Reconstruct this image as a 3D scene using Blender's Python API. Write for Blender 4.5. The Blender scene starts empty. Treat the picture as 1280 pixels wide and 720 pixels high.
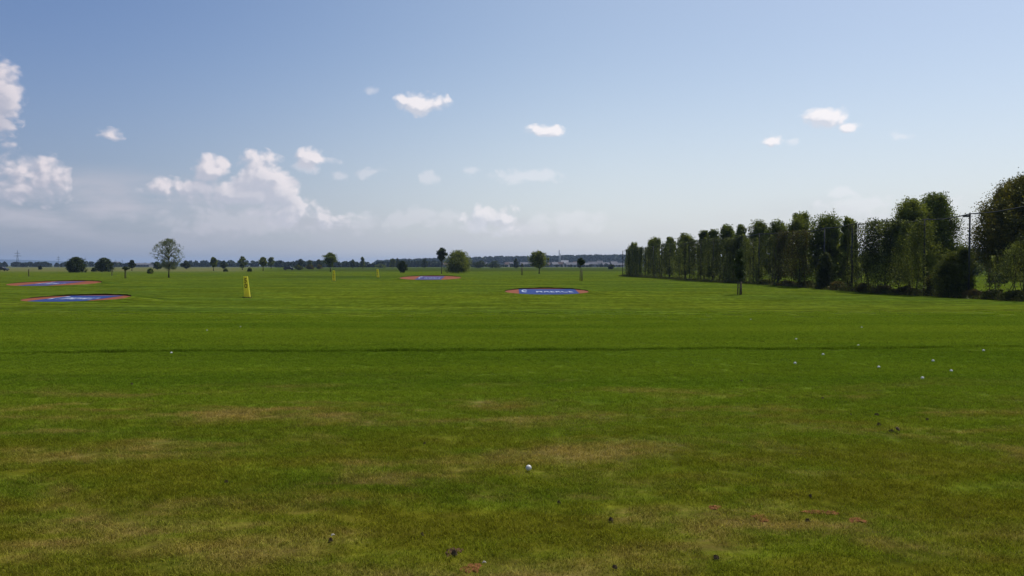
import bpy, math, random
import numpy as np
from mathutils import Vector, Matrix

# ------------------------------------------------------------------ camera, sky, sun, exposure
SC = bpy.context.scene
F = 985.0            # focal length in photo pixels (1280 wide)
HORIZ = 331.5        # row of the horizon
EYE = 1.5
SUN_EL, SUN_AZ = 58.0, 42.0      # azimuth measured from +Y towards +X
cam_d = bpy.data.cameras.new('camera'); cam = bpy.data.objects.new('camera', cam_d)
SC.collection.objects.link(cam); SC.camera = cam
cam_d.sensor_width = 36; cam_d.lens = 36 * F / 1280
cam_d.clip_start = 0.1; cam_d.clip_end = 30000
cam.location = (0, 0, EYE)
PITCH = math.atan((360 - HORIZ) / F)
cam.rotation_euler = (math.pi / 2 - PITCH, 0, 0)
SC.view_settings.view_transform = 'Standard'; SC.view_settings.look = 'None'
SC.view_settings.gamma = 1; SC.view_settings.exposure = 0.22
SC.view_settings.use_curve_mapping = False
SC.cycles.use_denoising = True
SC.cycles.max_bounces = 6; SC.cycles.diffuse_bounces = 3; SC.cycles.transparent_max_bounces = 16
SC.cycles.volume_bounces = 0
SC.render.threads_mode = 'AUTO'

sun_d = bpy.data.lights.new('sun', 'SUN'); sun = bpy.data.objects.new('sun', sun_d)
SC.collection.objects.link(sun)
sun_d.energy = 3.4; sun_d.angle = math.radians(0.53); sun_d.color = (1.0, 0.95, 0.87)
se, sa = math.radians(SUN_EL), math.radians(SUN_AZ)
SUN_DIR = Vector((math.sin(sa) * math.cos(se), math.cos(sa) * math.cos(se), math.sin(se)))
sun.rotation_euler = SUN_DIR.to_track_quat('Z', 'Y').to_euler()
sun.location = SUN_DIR * 100

class NT:
    """thin wrapper to write node graphs tersely"""
    def __init__(s, tree): s.t = tree; s.n = tree.nodes; s.l = tree.links
    def node(s, typ, **kw):
        nd = s.n.new(typ)
        for k, v in kw.items():
            setattr(nd, k, v)
        return nd
    def set(s, sock, v):
        if isinstance(v, bpy.types.NodeSocket): s.l.new(v, sock)
        elif v is not None: sock.default_value = v
    def m(s, op, a, b=None, c=None, clamp=False):
        nd = s.n.new('ShaderNodeMath'); nd.operation = op; nd.use_clamp = clamp
        s.set(nd.inputs[0], a)
        if b is not None: s.set(nd.inputs[1], b)
        if c is not None: s.set(nd.inputs[2], c)
        return nd.outputs[0]
    def v(s, op, a, b=None, sc=None):
        nd = s.n.new('ShaderNodeVectorMath'); nd.operation = op
        s.set(nd.inputs[0], a)
        if b is not None: s.set(nd.inputs[1], b)
        if sc is not None: s.set(nd.inputs['Scale'], sc)
        return nd.outputs['Value'] if op in ('LENGTH', 'DOT_PRODUCT', 'DISTANCE') else nd.outputs[0]
    def sep(s, a):
        nd = s.n.new('ShaderNodeSeparateXYZ'); s.set(nd.inputs[0], a); return nd.outputs
    def comb(s, x, y, z):
        nd = s.n.new('ShaderNodeCombineXYZ')
        for i, q in enumerate((x, y, z)): s.set(nd.inputs[i], q)
        return nd.outputs[0]
    def noise(s, vec, scale, detail=4, rough=0.55, dist=0.0):
        nd = s.n.new('ShaderNodeTexNoise'); s.set(nd.inputs['Vector'], vec)
        nd.inputs['Scale'].default_value = scale; nd.inputs['Detail'].default_value = detail
        nd.inputs['Roughness'].default_value = rough; nd.inputs['Distortion'].default_value = dist
        return nd.outputs[0]
    def ss(s, x, a, b, lo=0.0, hi=1.0):
        nd = s.n.new('ShaderNodeMapRange'); nd.interpolation_type = 'SMOOTHSTEP'
        s.set(nd.inputs['Value'], x)
        nd.inputs['From Min'].default_value = a; nd.inputs['From Max'].default_value = b
        nd.inputs['To Min'].default_value = lo; nd.inputs['To Max'].default_value = hi
        return nd.outputs[0]
    def mix(s, f, a, b):
        nd = s.n.new('ShaderNodeMix'); nd.data_type = 'RGBA'; nd.clamp_factor = True
        s.set(nd.inputs[0], f)
        for i, q in ((6, a), (7, b)):
            if isinstance(q, tuple) and len(q) == 3: q = (*q, 1)
            s.set(nd.inputs[i], q)
        return nd.outputs[2]

# --- the sky: Nishita air with cumulus clouds placed by azimuth and elevation
world = bpy.data.worlds.new('World'); SC.world = world; world.use_nodes = True
wt = NT(world.node_tree); world.node_tree.nodes.clear()
w_out = wt.node('ShaderNodeOutputWorld'); w_bg = wt.node('ShaderNodeBackground')
SKY_STRENGTH = 0.075
w_bg.inputs['Strength'].default_value = SKY_STRENGTH
wt.l.new(w_bg.outputs[0], w_out.inputs[0])
sky = wt.node('ShaderNodeTexSky'); sky.sky_type = 'NISHITA'; sky.sun_disc = False
sky.sun_elevation = se; sky.sun_rotation = sa
sky.altitude = 100; sky.air_density = 1.0; sky.dust_density = 1.6; sky.ozone_density = 1.2

def px_dir(px, py):
    return math.atan((px - 640) / F), math.atan((HORIZ - py) / F * math.cos(math.atan((px - 640) / F)))
# px, py, half width, half height, strength, kind (0 puffy, 1 faint)
CLOUDS = [
    (-14, 120, 36, 42, 1.35, 0), (-4, 146, 24, 26, 0.9, 0),
    (141, 168, 16, 8, .66, 0),
    (-10, 222, 44, 34, 0.7, 0), (38, 208, 14, 12, 0.6, 0), (64, 226, 22, 28, 1.1, 0), (30, 240, 44, 12, 0.66, 0),
    (212, 238, 20, 14, 0.9, 0), (262, 212, 24, 17, 1.2, 0), (240, 240, 48, 14, .9, 0),
    (326, 220, 36, 30, 1.4, 0), (296, 242, 72, 18, 1.05, 0), (346, 240, 32, 30, 1.2, 0), (362, 266, 42, 20, .75, 0), (410, 273, 36, 13, 0.75, 0),
    (300, 278, 110, 18, 0.5, 0), (440, 276, 60, 14, .35, 0),
    (387, 200, 21, 16, 1.0, 0), (382, 212, 20, 10, .5, 0),
    (532, 131, 34, 14, 1.35, 0), (513, 129, 20, 8, .9, 0), (464, 117, 10, 5, .3, 0),
    (680, 163, 27, 9, 1.3, 0),
    (658, 222, 48, 10, .62, 0), (682, 220, 20, 10, .6, 0),
    (536, 224, 15, 10, .62, 0), (587, 214, 10, 7, .6, 0), (465, 218, 20, 8, .5, 0), (430, 222, 16, 6, .4, 0), (407, 203, 20, 6, .3, 0),
    (612, 272, 42, 22, .75, 0), (540, 268, 50, 12, .5, 0), (500, 276, 60, 14, .5, 0), (710, 274, 60, 14, .55, 0), (660, 284, 110, 14, .45, 0),
    (1027, 149, 30, 10, 1.3, 0), (1036, 145, 15, 9, .8, 0), (1056, 158, 16, 6, .7, 0), (968, 177, 19, 8, .8, 0), (992, 178, 8, 5, .4, 0),
    (1124, 167, 16, 7, .45, 0), (1052, 241, 16, 10, .55, 0), (1070, 262, 60, 16, .38, 0), (1175, 254, 40, 12, .3, 0), (1050, 268, 50, 8, .3, 0),
]
VEIL = [(110, 258, 330, 54, .85), (300, 288, 380, 40, .5), (-60, 236, 170, 44, .7), (560, 288, 340, 34, .42), (1060, 268, 200, 30, .25)]
def cloud_group(nm, clouds):
    FB = bpy.data.node_groups.new(nm, 'ShaderNodeTree')
    FB.interface.new_socket('P', in_out='INPUT', socket_type='NodeSocketVector')
    FB.interface.new_socket('D', in_out='OUTPUT', socket_type='NodeSocketFloat')
    FB.interface.new_socket('S', in_out='OUTPUT', socket_type='NodeSocketFloat')
    FB.interface.new_socket('A', in_out='OUTPUT', socket_type='NodeSocketFloat')
    g = NT(FB); gi = g.node('NodeGroupInput'); go = g.node('NodeGroupOutput')
    P0 = gi.outputs[0]
    wv = g.noise(g.v('MULTIPLY', P0, (14, 19, 1)), 1.0, 3, .5); wn = g.noise(g.v('MULTIPLY', g.v('ADD', P0, (3.3, 1.7, 0)), (14, 19, 1)), 1.0, 3, .5)
    warp = g.comb(g.m('MULTIPLY', g.m('SUBTRACT', wv, .5), .035), g.m('MULTIPLY', g.m('SUBTRACT', wn, .5), .022), 0)
    PW = g.v('ADD', P0, warp)
    acc = None
    for (px, py, hw, hh, st, kd) in clouds:
        a0, e0 = px_dir(px, py)
        c = g.v('SUBTRACT', PW, (a0, e0, 0))
        c = g.v('MULTIPLY', c, (F / hw * .93, F / hh * .93, 0))
        # flatter underside
        ln = g.v('LENGTH', c)
        e = g.m('MULTIPLY', g.m('SUBTRACT', 1.0, ln), st)
        acc = e if acc is None else g.m('SMOOTH_MAX', acc, e, .12)
    def cells(vec, sc, sm=.35):
        nd = g.node('ShaderNodeTexVoronoi'); nd.voronoi_dimensions = '2D'; nd.feature = 'SMOOTH_F1'; nd.inputs['Scale'].default_value = sc; nd.inputs['Smoothness'].default_value = sm
        g.l.new(vec, nd.inputs['Vector']); return nd.outputs['Distance']
    PV = g.v('MULTIPLY', PW, (1, 1.25, 1))
    puff = g.m('ADD', g.m('MULTIPLY', g.m('SUBTRACT', .42, cells(PV, 42)), 1.5), g.m('MULTIPLY', g.m('SUBTRACT', .42, cells(PV, 105)), .75))
    big = g.noise(g.v('MULTIPLY', PW, (46, 62, 1)), 1.0, 7, .58)
    fine = g.noise(g.v('MULTIPLY', PW, (150, 190, 1)), 1.0, 4, .6)
    acc = g.m('MULTIPLY', acc, g.ss(acc, -.02, .05, 3.0, 1.0))
    body = g.m('ADD', acc, g.m('MULTIPLY', g.m('SUBTRACT', big, .5), .9)); body = g.m('ADD', body, g.m('MULTIPLY', puff, .46))
    body = g.m('ADD', body, g.m('MULTIPLY', g.m('SUBTRACT', fine, .5), .38))
    g.l.new(body, go.inputs[1]); g.l.new(acc, go.inputs[2])
    g.l.new(g.ss(body, .0, .62), go.inputs[0])
    return FB
FB = cloud_group('cumulus', [c for c in CLOUDS if c[4] > .62]); FW = cloud_group('wisps', [c[:4] + (c[4] + .3, 1) for c in CLOUDS if c[4] <= .62])

tc = wt.node('ShaderNodeTexCoord')
dv = wt.v('NORMALIZE', tc.outputs['Generated'])
dx, dy, dz = wt.sep(dv)
AZ = wt.m('ARCTAN2', dx, dy); EL = wt.m('ARCSINE', dz)
PD = wt.comb(AZ, EL, 0)
c1 = wt.node('ShaderNodeGroup', node_tree=FB); wt.l.new(PD, c1.inputs[0])
c2 = wt.node('ShaderNodeGroup', node_tree=FB); wt.l.new(wt.v('ADD', PD, (.006, .007, 0)), c2.inputs[0])
c3 = wt.node('ShaderNodeGroup', node_tree=FB); wt.l.new(wt.v('ADD', PD, (.008, .024, 0)), c3.inputs[0])
lit = wt.m('MULTIPLY', wt.ss(wt.m('SUBTRACT', c1.outputs[1], c2.outputs[1]), -.30, .42), wt.ss(c3.outputs[2], .75, -.15, .28, 1.0))
veil = None
for (px, py, hw, hh, st) in VEIL:
    a0, e0 = px_dir(px, py)
    c = wt.v('MULTIPLY', wt.v('SUBTRACT', PD, (a0, e0, 0)), (F / hw, F / hh, 0))
    e = wt.m('MULTIPLY', wt.ss(wt.v('LENGTH', c), 1.0, .2), st)
    veil = e if veil is None else wt.m('MAXIMUM', veil, e)
vn = wt.noise(wt.v('MULTIPLY', PD, (9, 34, 1)), 1.0, 5, .55)
veil = wt.m('MULTIPLY', veil, wt.ss(vn, .30, .72))
BG = lambda c: tuple(q / SKY_STRENGTH for q in c) + (1,)
# horizon haze, warmer and paler than the Nishita blue; lift towards the sun side
side = wt.ss(AZ, -.66, .16)
tint = wt.node('ShaderNodeVectorMath', operation='MULTIPLY'); wt.l.new(sky.outputs[0], tint.inputs[0]); wt.l.new(wt.mix(side, (.79, .90, 1.13), (1.34, 1.325, 1.30)), tint.inputs[1])
hz = wt.ss(EL, .36, -.02); hz = wt.m('MULTIPLY', wt.m('POWER', hz, 1.6), .62)
hzc = wt.mix(side, BG((.285, .315, .415))[:3], BG((.66, .69, .755))[:3])
skyc = wt.mix(hz, tint.outputs[0], hzc)
skyc = wt.mix(veil, skyc, BG((.47, .465, .525))[:3])
ccol = wt.mix(lit, wt.mix(side, BG((.40, .405, .485))[:3], BG((.58, .60, .67))[:3]), wt.mix(side, BG((.70, .64, .67))[:3], BG((.86, .82, .83))[:3]))
cw = wt.node('ShaderNodeGroup', node_tree=FW); wt.l.new(PD, cw.inputs[0])
skyc = wt.mix(wt.m('MULTIPLY', cw.outputs[0], wt.ss(EL, .02, .12, .22, .40)), skyc, wt.mix(side, BG((.56, .53, .59))[:3], BG((.80, .79, .82))[:3]))
skyc = wt.mix(wt.m('MULTIPLY', c1.outputs[0], wt.ss(EL, .02, .11, .45, .9)), skyc, ccol)
wt.l.new(skyc, w_bg.inputs['Color'])

# ------------------------------------------------------------------ helpers
rng = np.random.default_rng(7); random.seed(7)
def smooth(t): t = np.clip(t, 0, 1); return t * t * (3 - 2 * t)
def lipline(x): return 13.9 + 0.054 * x + .05 * np.sin(x * .9) + .03 * np.sin(x * 2.3 + 1) + .018 * np.sin(x * 6.1) + .012 * np.sin(x * 11.7 + 2)
def terrain(x, y):
    x = np.asarray(x, float); y = np.asarray(y, float)
    s = y - lipline(x)
    z = -0.5 * smooth(s / 26.0)
    brk = .72 + .28 * np.sin(x * 1.7 + .6) * np.sin(x * .63) + .12 * np.sin(x * 5.3)
    z = z + brk * 0.034 * smooth(s / .05) * (1 - smooth((s - .3) / 5.0)) - .020 * brk * np.exp(-((s + .03) / .035) ** 2)
    fade = 1 - smooth((y - 90) / 200)
    z = z + fade * smooth((y - 14) / 20) * 0.05 * (np.sin(x * .11 + 1.3) * np.sin(y * .13 + .4) + .5 * np.sin(x * .23 + y * .19))
    z = z + fade * 0.006 * (np.sin(x * 1.3 + y * .7) + np.sin(y * 2.1 - x * .5 + 2))
    # a low bank right across the far end of the range
    z = z + 0.35 * np.exp(-((y - 262) / 22) ** 2) * smooth((x + 95) / 40) * (1 - smooth((x - 45) / 30))
    return z
def T(x, y): return float(terrain(x, y))
def at(px, py):
    """point of the ground seen at a photo pixel"""
    u = (px - 640) / F; w = (py - HORIZ) / F
    ys = np.concatenate([np.linspace(2, 80, 4000), np.linspace(80, 900, 4000)])
    zr = EYE - w * ys
    hit = np.nonzero(zr <= terrain(u * ys, ys))[0]
    y = ys[hit[0]] if len(hit) else 900.0
    return u * y, y, T(u * y, y)
def lat(px, D): return (px - 640) / F * D
def zof(py, D): return EYE + (HORIZ - py) / F * D

def link(o): SC.collection.objects.link(o); return o
def mesh_np(name, V, Q, mats, parent=None, tri=None, smooth_=False, midx=None):
    me = bpy.data.meshes.new(name)
    V = np.asarray(V, np.float32); nV = len(V)
    faces = []
    k = Q.shape[1] if len(Q) else 4
    me.vertices.add(nV); me.vertices.foreach_set('co', V.ravel())
    nF = len(Q); me.loops.add(nF * k); me.loops.foreach_set('vertex_index', np.asarray(Q, np.int32).ravel())
    me.polygons.add(nF); me.polygons.foreach_set('loop_start', np.arange(nF, dtype=np.int32) * k)
    if midx is not None: me.polygons.foreach_set('material_index', np.asarray(midx, np.int32))
    me.update(calc_edges=True)
    for m in (mats if isinstance(mats, (list, tuple)) else [mats]): me.materials.append(m)
    if smooth_: me.polygons.foreach_set('use_smooth', np.ones(nF, bool))
    o = link(bpy.data.objects.new(name, me)); o.parent = parent
    return o
class MB:
    def __init__(s): s.V = []; s.F = []; s.M = []
    def add(s, vs, fs, m=0):
        b = len(s.V); s.V += [tuple(v) for v in vs]; s.F += [tuple(i + b for i in f) for f in fs]; s.M += [m] * len(fs)
    def box(s, x0, x1, y0, y1, z0, z1, m=0, M=None):
        vs = [Vector((x, y, z)) for z in (z0, z1) for y in (y0, y1) for x in (x0, x1)]
        if M: vs = [M @ v for v in vs]
        s.add(vs, [(0, 2, 3, 1), (4, 5, 7, 6), (0, 1, 5, 4), (2, 6, 7, 3), (0, 4, 6, 2), (1, 3, 7, 5)], m)
    def tube(s, pts, rad, n=7, m=0, cap=True):
        pts = [Vector(p) for p in pts]; rings = []
        for i, p in enumerate(pts):
            d = (pts[min(i + 1, len(pts) - 1)] - pts[max(i - 1, 0)]).normalized()
            a = d.orthogonal().normalized(); b = d.cross(a)
            if i and rings:
                pr = rings[-1][0] - pts[i - 1]; pr = (pr - d * pr.dot(d))
                if pr.length > 1e-6: a = pr.normalized(); b = d.cross(a)
            rings.append([p + (a * math.cos(t) + b * math.sin(t)) * rad[i] for t in [2 * math.pi * k / n for k in range(n)]])
        vs = [v for r in rings for v in r]
        fs = [(i * n + k, i * n + (k + 1) % n, (i + 1) * n + (k + 1) % n, (i + 1) * n + k) for i in range(len(pts) - 1) for k in range(n)]
        if cap: fs += [tuple(range(n))[::-1], tuple((len(pts) - 1) * n + k for k in range(n))]
        s.add(vs, fs, m)
    def build(s, name, mats, parent=None, sm=False):
        me = bpy.data.meshes.new(name); me.from_pydata(s.V, [], s.F)
        mats = mats if isinstance(mats, (list, tuple)) else [mats]
        for m in mats: me.materials.append(m)
        me.polygons.foreach_set('material_index', s.M)
        if sm: me.polygons.foreach_set('use_smooth', [True] * len(s.F))
        me.update()
        o = link(bpy.data.objects.new(name, me)); o.parent = parent
        return o
def tag(o, label=None, cat=None, group=None, kind=None):
    if label: o['label'] = label
    if cat: o['category'] = cat
    if group: o['group'] = group
    if kind: o['kind'] = kind
    return o
def empty(name, loc, label, cat, group=None, rz=0):
    o = link(bpy.data.objects.new(name, None)); o.location = loc; o.rotation_euler = (0, 0, rz); o.empty_display_size = .3
    return tag(o, label, cat, group)

# ------------------------------------------------------------------ materials
def mat(name, col, rough=.7, spec=.3, metal=0, var=.15, scale=6, bump=0, trans=0):
    m = bpy.data.materials.new(name); m.use_nodes = True; t = NT(m.node_tree)
    b = t.n['Principled BSDF']; b.inputs['Roughness'].default_value = rough
    b.inputs['Specular IOR Level'].default_value = spec; b.inputs['Metallic'].default_value = metal
    co = t.node('ShaderNodeTexCoord').outputs['Object']
    n = t.noise(co, scale, 5, .6)
    lo = tuple(c * (1 - var) for c in col); hi = tuple(min(1, c * (1 + var)) for c in col)
    t.l.new(t.mix(t.ss(n, .3, .7), lo, hi), b.inputs['Base Color'])
    if bump:
        bn = t.node('ShaderNodeBump'); bn.inputs['Strength'].default_value = bump
        t.l.new(t.noise(co, scale * 4, 5, .6), bn.inputs['Height']); t.l.new(bn.outputs[0], b.inputs['Normal'])
    return m
def leafmat(name, dark, light, tr=.35, yellow=None, patch=1.1):
    """foliage: every leaf its own tone, a little light passing through"""
    m = bpy.data.materials.new(name); m.use_nodes = True; t = NT(m.node_tree); t.n.clear()
    out = t.node('ShaderNodeOutputMaterial')
    ge = t.node('ShaderNodeNewGeometry')
    r = ge.outputs['Random Per Island']
    n = t.noise(ge.outputs['Position'], patch, 3, .5)
    f = t.m('ADD', t.m('MULTIPLY', r, .55), t.m('MULTIPLY', t.m('SUBTRACT', n, .36), 2.0))
    col = t.mix(f, dark, light)
    if yellow: col = t.mix(t.m('MULTIPLY', t.ss(r, .80, .98), t.ss(n, .40, .6)), col, yellow)
    d = t.node('ShaderNodeBsdfDiffuse'); t.l.new(col, d.inputs[0])
    tl = t.node('ShaderNodeBsdfTranslucent'); t.l.new(t.mix(.5, col, t.v('MULTIPLY', col, (1.5, 1.6, .5))), tl.inputs[0])
    gl = t.node('ShaderNodeBsdfGlossy'); gl.inputs['Roughness'].default_value = .45; gl.inputs[0].default_value = (.8, .9, .7, 1)
    mx = t.node('ShaderNodeMixShader'); mx.inputs[0].default_value = tr
    t.l.new(d.outputs[0], mx.inputs[1]); t.l.new(tl.outputs[0], mx.inputs[2])
    m2 = t.node('ShaderNodeMixShader'); m2.inputs[0].default_value = .02
    t.l.new(mx.outputs[0], m2.inputs[1]); t.l.new(gl.outputs[0], m2.inputs[2]); t.l.new(m2.outputs[0], out.inputs[0])
    return m
LF = {
    'green': leafmat('leaf_green', (.024, .038, .010), (.17, .20, .032), .38),
    'row': leafmat('leaf_hornbeam', (.026, .040, .011), (.23, .25, .038), .40),
    'autumn': leafmat('leaf_turning', (.022, .028, .009), (.150, .135, .020), .36, (.16, .10, .018)),
    'dark': leafmat('leaf_dark', (.014, .024, .009), (.060, .082, .018), .25),
    'willow': leafmat('leaf_willow', (.07, .085, .055), (.17, .19, .12), .35),
    'vine': leafmat('leaf_vine', (.020, .027, .011), (.085, .095, .022), .3),
    'vinelight': leafmat('leaf_vine_light', (.030, .042, .011), (.14, .15, .026), .38),
    'vinebrown': leafmat('leaf_vine_brown', (.035, .032, .012), (.085, .070, .018), .30, (.13, .07, .015)),
    'vinepale': leafmat('leaf_vine_pale', (.06, .075, .022), (.24, .26, .06), .42),
    'dry': leafmat('leaf_dry', (.075, .055, .022), (.16, .12, .04), .25),
    'far': leafmat('leaf_far', (.014, .026, .015), (.034, .050, .022), .15, None, .05),
    'yellow': leafmat('leaf_yellow', (.07, .06, .018), (.14, .115, .03), .3),
}
BARK = mat('bark', (.055, .042, .032), .9, .1, var=.4, scale=9, bump=.5)
WOOD = mat('stake_wood', (.13, .105, .06), .85, .15, var=.3, scale=12, bump=.3)
STEEL = mat('galvanised_steel', (.045, .045, .045), .55, .4, .5, var=.2, scale=8)
WIRE = mat('dark_wire', (.045, .045, .045), .6, .3, .3)
YEL = mat('yellow_paint', (.76, .70, .07), .5, .4, var=.12, scale=5, bump=.05)
_t = NT(YEL.node_tree); _b = _t.n['Principled BSDF']; _tl = _t.node('ShaderNodeBsdfTranslucent'); _tl.inputs[0].default_value = (.82, .76, .07, 1)
_mx = _t.node('ShaderNodeMixShader'); _mx.inputs[0].default_value = .45; _t.l.new(_b.outputs[0], _mx.inputs[1]); _t.l.new(_tl.outputs[0], _mx.inputs[2]); _t.l.new(_mx.outputs[0], _t.n['Material Output'].inputs[0])
BLK = mat('black_lettering', (.03, .026, .012), .6, .3)
SOIL = mat('red_soil', (.17, .070, .028), .95, .05, var=.45, scale=40, bump=1)
CLOD = mat('dark_soil', (.12, .085, .052), .95, .05, var=.5, scale=60, bump=1)
BALL = mat('ball_white', (.78, .78, .75), .35, .5, var=.03)

# turf colour from the place on the ground, shared by the ground sheet and the blades standing on it
TG = bpy.data.node_groups.new('turf_colour', 'ShaderNodeTree')
TG.interface.new_socket('Color', in_out='OUTPUT', socket_type='NodeSocketColor')
g = NT(TG); go = g.node('NodeGroupOutput')
pos = g.node('ShaderNodeNewGeometry').outputs['Position']; X, Y, Z = g.sep(pos)
P2 = g.comb(X, Y, 0)
n_big = g.noise(g.v('MULTIPLY', P2, (.10, .22, 1)), 1.0, 4, .55)
n_med = g.noise(g.v('MULTIPLY', P2, (.55, 1.25, 1)), 1.0, 5, .6)
n_str = g.noise(g.v('MULTIPLY', P2, (.035, .42, 1)), 1.0, 4, .6)
n_fin = g.noise(g.v('MULTIPLY', P2, (9, 9, 1)), 1.0, 3, .6)
col = g.mix(g.ss(n_big, .35, .65), (.060, .090, .0060), (.076, .106, .0075))
col = g.mix(g.m('MULTIPLY', g.ss(n_str, .40, .66), .65), col, (.098, .122, .0085))
col = g.mix(g.m('MULTIPLY', g.ss(n_med, .50, .72), .5), col, (.046, .074, .0045))
# mown lanes across the range beyond the lip
n_lane = g.m('SINE', g.m('ADD', g.m('MULTIPLY', Y, .62), g.m('MULTIPLY', g.noise(g.v('MULTIPLY', P2, (.05, .1, 1)), 1.0, 2), 6)))
col = g.mix(g.m('MULTIPLY', g.ss(n_lane, .2, .9), g.ss(Y, 15, 22, 0, .40)), col, (.105, .130, .010))
# worn and dry turf close to the tee line
n_dry = g.noise(g.v('MULTIPLY', P2, (.55, 1.25, 1)), 1.0, 7, .7, .5)
n_dry2 = g.noise(g.v('MULTIPLY', g.v('ADD', P2, (31, 17, 0)), (.9, 2.0, 1)), 1.0, 5, .65)
near = g.ss(Y, 11.2, 8.2)
nz = g.m('MAXIMUM', g.ss(g.m('ABSOLUTE', g.m('SUBTRACT', Y, 8.0)), .9, .1, 0, .06), g.ss(g.m('ABSOLUTE', g.m('SUBTRACT', Y, 6.15)), .6, .05, 0, .07))
nz = g.m('MAXIMUM', nz, g.ss(Y, 5.2, 4.3, 0, .06))
d1 = g.ss(g.m('ADD', n_dry, nz), .48, .72); d2 = g.ss(g.m('ADD', n_dry2, nz), .56, .78)
dry = g.m('MULTIPLY', g.m('ADD', d1, g.m('MULTIPLY', d2, .6), clamp=True), near)
col = g.mix(g.m('MULTIPLY', g.ss(Y, 9.5, 5.0), g.ss(n_med, .60, .38, .25, .85)), col, (.088, .080, .0065))
col = g.mix(g.m('MULTIPLY', dry, .85), col, g.mix(g.ss(n_med, .4, .62), (.115, .088, .016), (.18, .125, .036)))
# rough and stubble far out
ed = g.m('ADD', Y, g.m('MULTIPLY', g.m('SUBTRACT', n_str, .5), 30))
rough = g.m('MULTIPLY', g.ss(ed, 236, 244), g.ss(ed, 640, 560))
rough = g.m('MULTIPLY', rough, g.ss(g.m('DIVIDE', X, Y), -.33, -.27))
col = g.mix(g.m('MULTIPLY', rough, .75), col, (.040, .055, .010))
swale = g.m('MULTIPLY', g.m('MULTIPLY', g.ss(ed, 118, 126), g.ss(ed, 158, 142)), g.m('MULTIPLY', g.ss(g.m('DIVIDE', X, Y), -.36, -.28), g.ss(g.m('DIVIDE', X, Y), -.10, -.20)))
col = g.mix(g.m('MULTIPLY', swale, .6), col, (.036, .058, .008))
stub = g.m('MULTIPLY', g.ss(ed, 190, 300), g.ss(g.m('DIVIDE', X, Y), -.30, -.37))
col = g.mix(g.m('MULTIPLY', stub, .6), col, g.mix(g.ss(n_big, .4, .6), (.14, .13, .05), (.17, .14, .06)))
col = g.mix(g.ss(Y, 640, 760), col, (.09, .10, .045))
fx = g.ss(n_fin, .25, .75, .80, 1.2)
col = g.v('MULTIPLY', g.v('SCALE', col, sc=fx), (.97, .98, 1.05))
g.l.new(col, go.inputs[0])

def turf_material(name, blades):
    m = bpy.data.materials.new(name); m.use_nodes = True; t = NT(m.node_tree); t.n.clear()
    out = t.node('ShaderNodeOutputMaterial'); tg = t.node('ShaderNodeGroup', node_tree=TG); c = tg.outputs[0]
    ge = t.node('ShaderNodeNewGeometry')
    if blades:
        r = ge.outputs['Random Per Island']
        c = t.v('SCALE', c, sc=t.ss(r, 0, 1, .9, 3.7))
        c = t.mix(t.ss(r, .90, .99, 0, .55), c, (.16, .135, .05))
        d = t.node('ShaderNodeBsdfDiffuse'); t.l.new(c, d.inputs[0])
        tl = t.node('ShaderNodeBsdfTranslucent'); t.l.new(t.v('MULTIPLY', c, (1.15, 1.25, .6)), tl.inputs[0])
        mx = t.node('ShaderNodeMixShader'); mx.inputs[0].default_value = .30
        t.l.new(d.outputs[0], mx.inputs[1]); t.l.new(tl.outputs[0], mx.inputs[2])
        t.l.new(mx.outputs[0], out.inputs[0])
    else:
        Y = t.sep(ge.outputs['Position'])[1]
        sp = t.noise(t.v('MULTIPLY', ge.outputs['Position'], (3.2, 1.4, 1)), 1.0, 6, .7)
        c = t.v('SCALE', c, sc=t.ss(sp, .3, .7, .66, 1.34))
        s2 = t.noise(t.v('MULTIPLY', ge.outputs['Position'], (.35, 1.6, 1)), 1.0, 5, .65); c = t.v('SCALE', c, sc=t.ss(s2, .3, .7, .68, 1.28))
        s3 = t.noise(t.v('MULTIPLY', ge.outputs['Position'], (.05, .11, 1)), 1.0, 4, .6); c = t.mix(t.ss(s3, .40, .66, 0, .7), c, t.v('MULTIPLY', c, (.70, .86, 1.3)))
        d = t.node('ShaderNodeBsdfDiffuse'); t.l.new(c, d.inputs['Color'])
        bn = t.node('ShaderNodeBump'); bn.inputs['Distance'].default_value = .05; bn.inputs['Strength'].default_value = .55
        t.l.new(t.noise(ge.outputs['Position'], 14, 5, .7), bn.inputs['Height']); t.l.new(bn.outputs[0], d.inputs['Normal'])
        t.l.new(d.outputs[0], out.inputs[0])
    return m
TURF = turf_material('turf', False); BLADE = turf_material('grass_blades', True)

# ------------------------------------------------------------------ the ground: one sheet to the horizon
def grid_axis(*segs):
    a = []
    for (lo, hi, n) in segs: a += list(np.linspace(lo, hi, n, endpoint=False))
    a.append(segs[-1][1]); return np.array(a)
rows = grid_axis((-60, 0, 12), (0, 13.4, 90), (13.4, 13.75, 10), (13.75, 14.05, 24), (14.05, 14.6, 14), (14.6, 40, 110), (40, 150, 130), (150, 330, 130), (330, 900, 40), (900, 9500, 24))
cols = grid_axis((-9500, -700, 14), (-700, -120, 34), (-120, -16, 80), (-16, 16, 200), (16, 120, 80), (120, 700, 34), (700, 9500, 15))
CX, RY = np.meshgrid(cols, rows)
wgt = (1 - smooth((np.abs(RY - 13.9) - 3) / 9.0)) * (np.abs(CX) < 60)
shift = lipline(np.clip(CX, -60, 60)) - 13.9
GY = RY + shift * wgt
GZ = terrain(CX, GY)
V = np.stack([CX, GY, GZ], -1).reshape(-1, 3)
nr, nc = len(rows), len(cols)
ii = (np.arange(nr - 1)[:, None] * nc + np.arange(nc - 1)[None]).ravel()
Q = np.stack([ii, ii + 1, ii + nc + 1, ii + nc], 1)
ground = mesh_np('ground', V, Q, TURF, smooth_=True); tag(ground, kind='structure')

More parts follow.
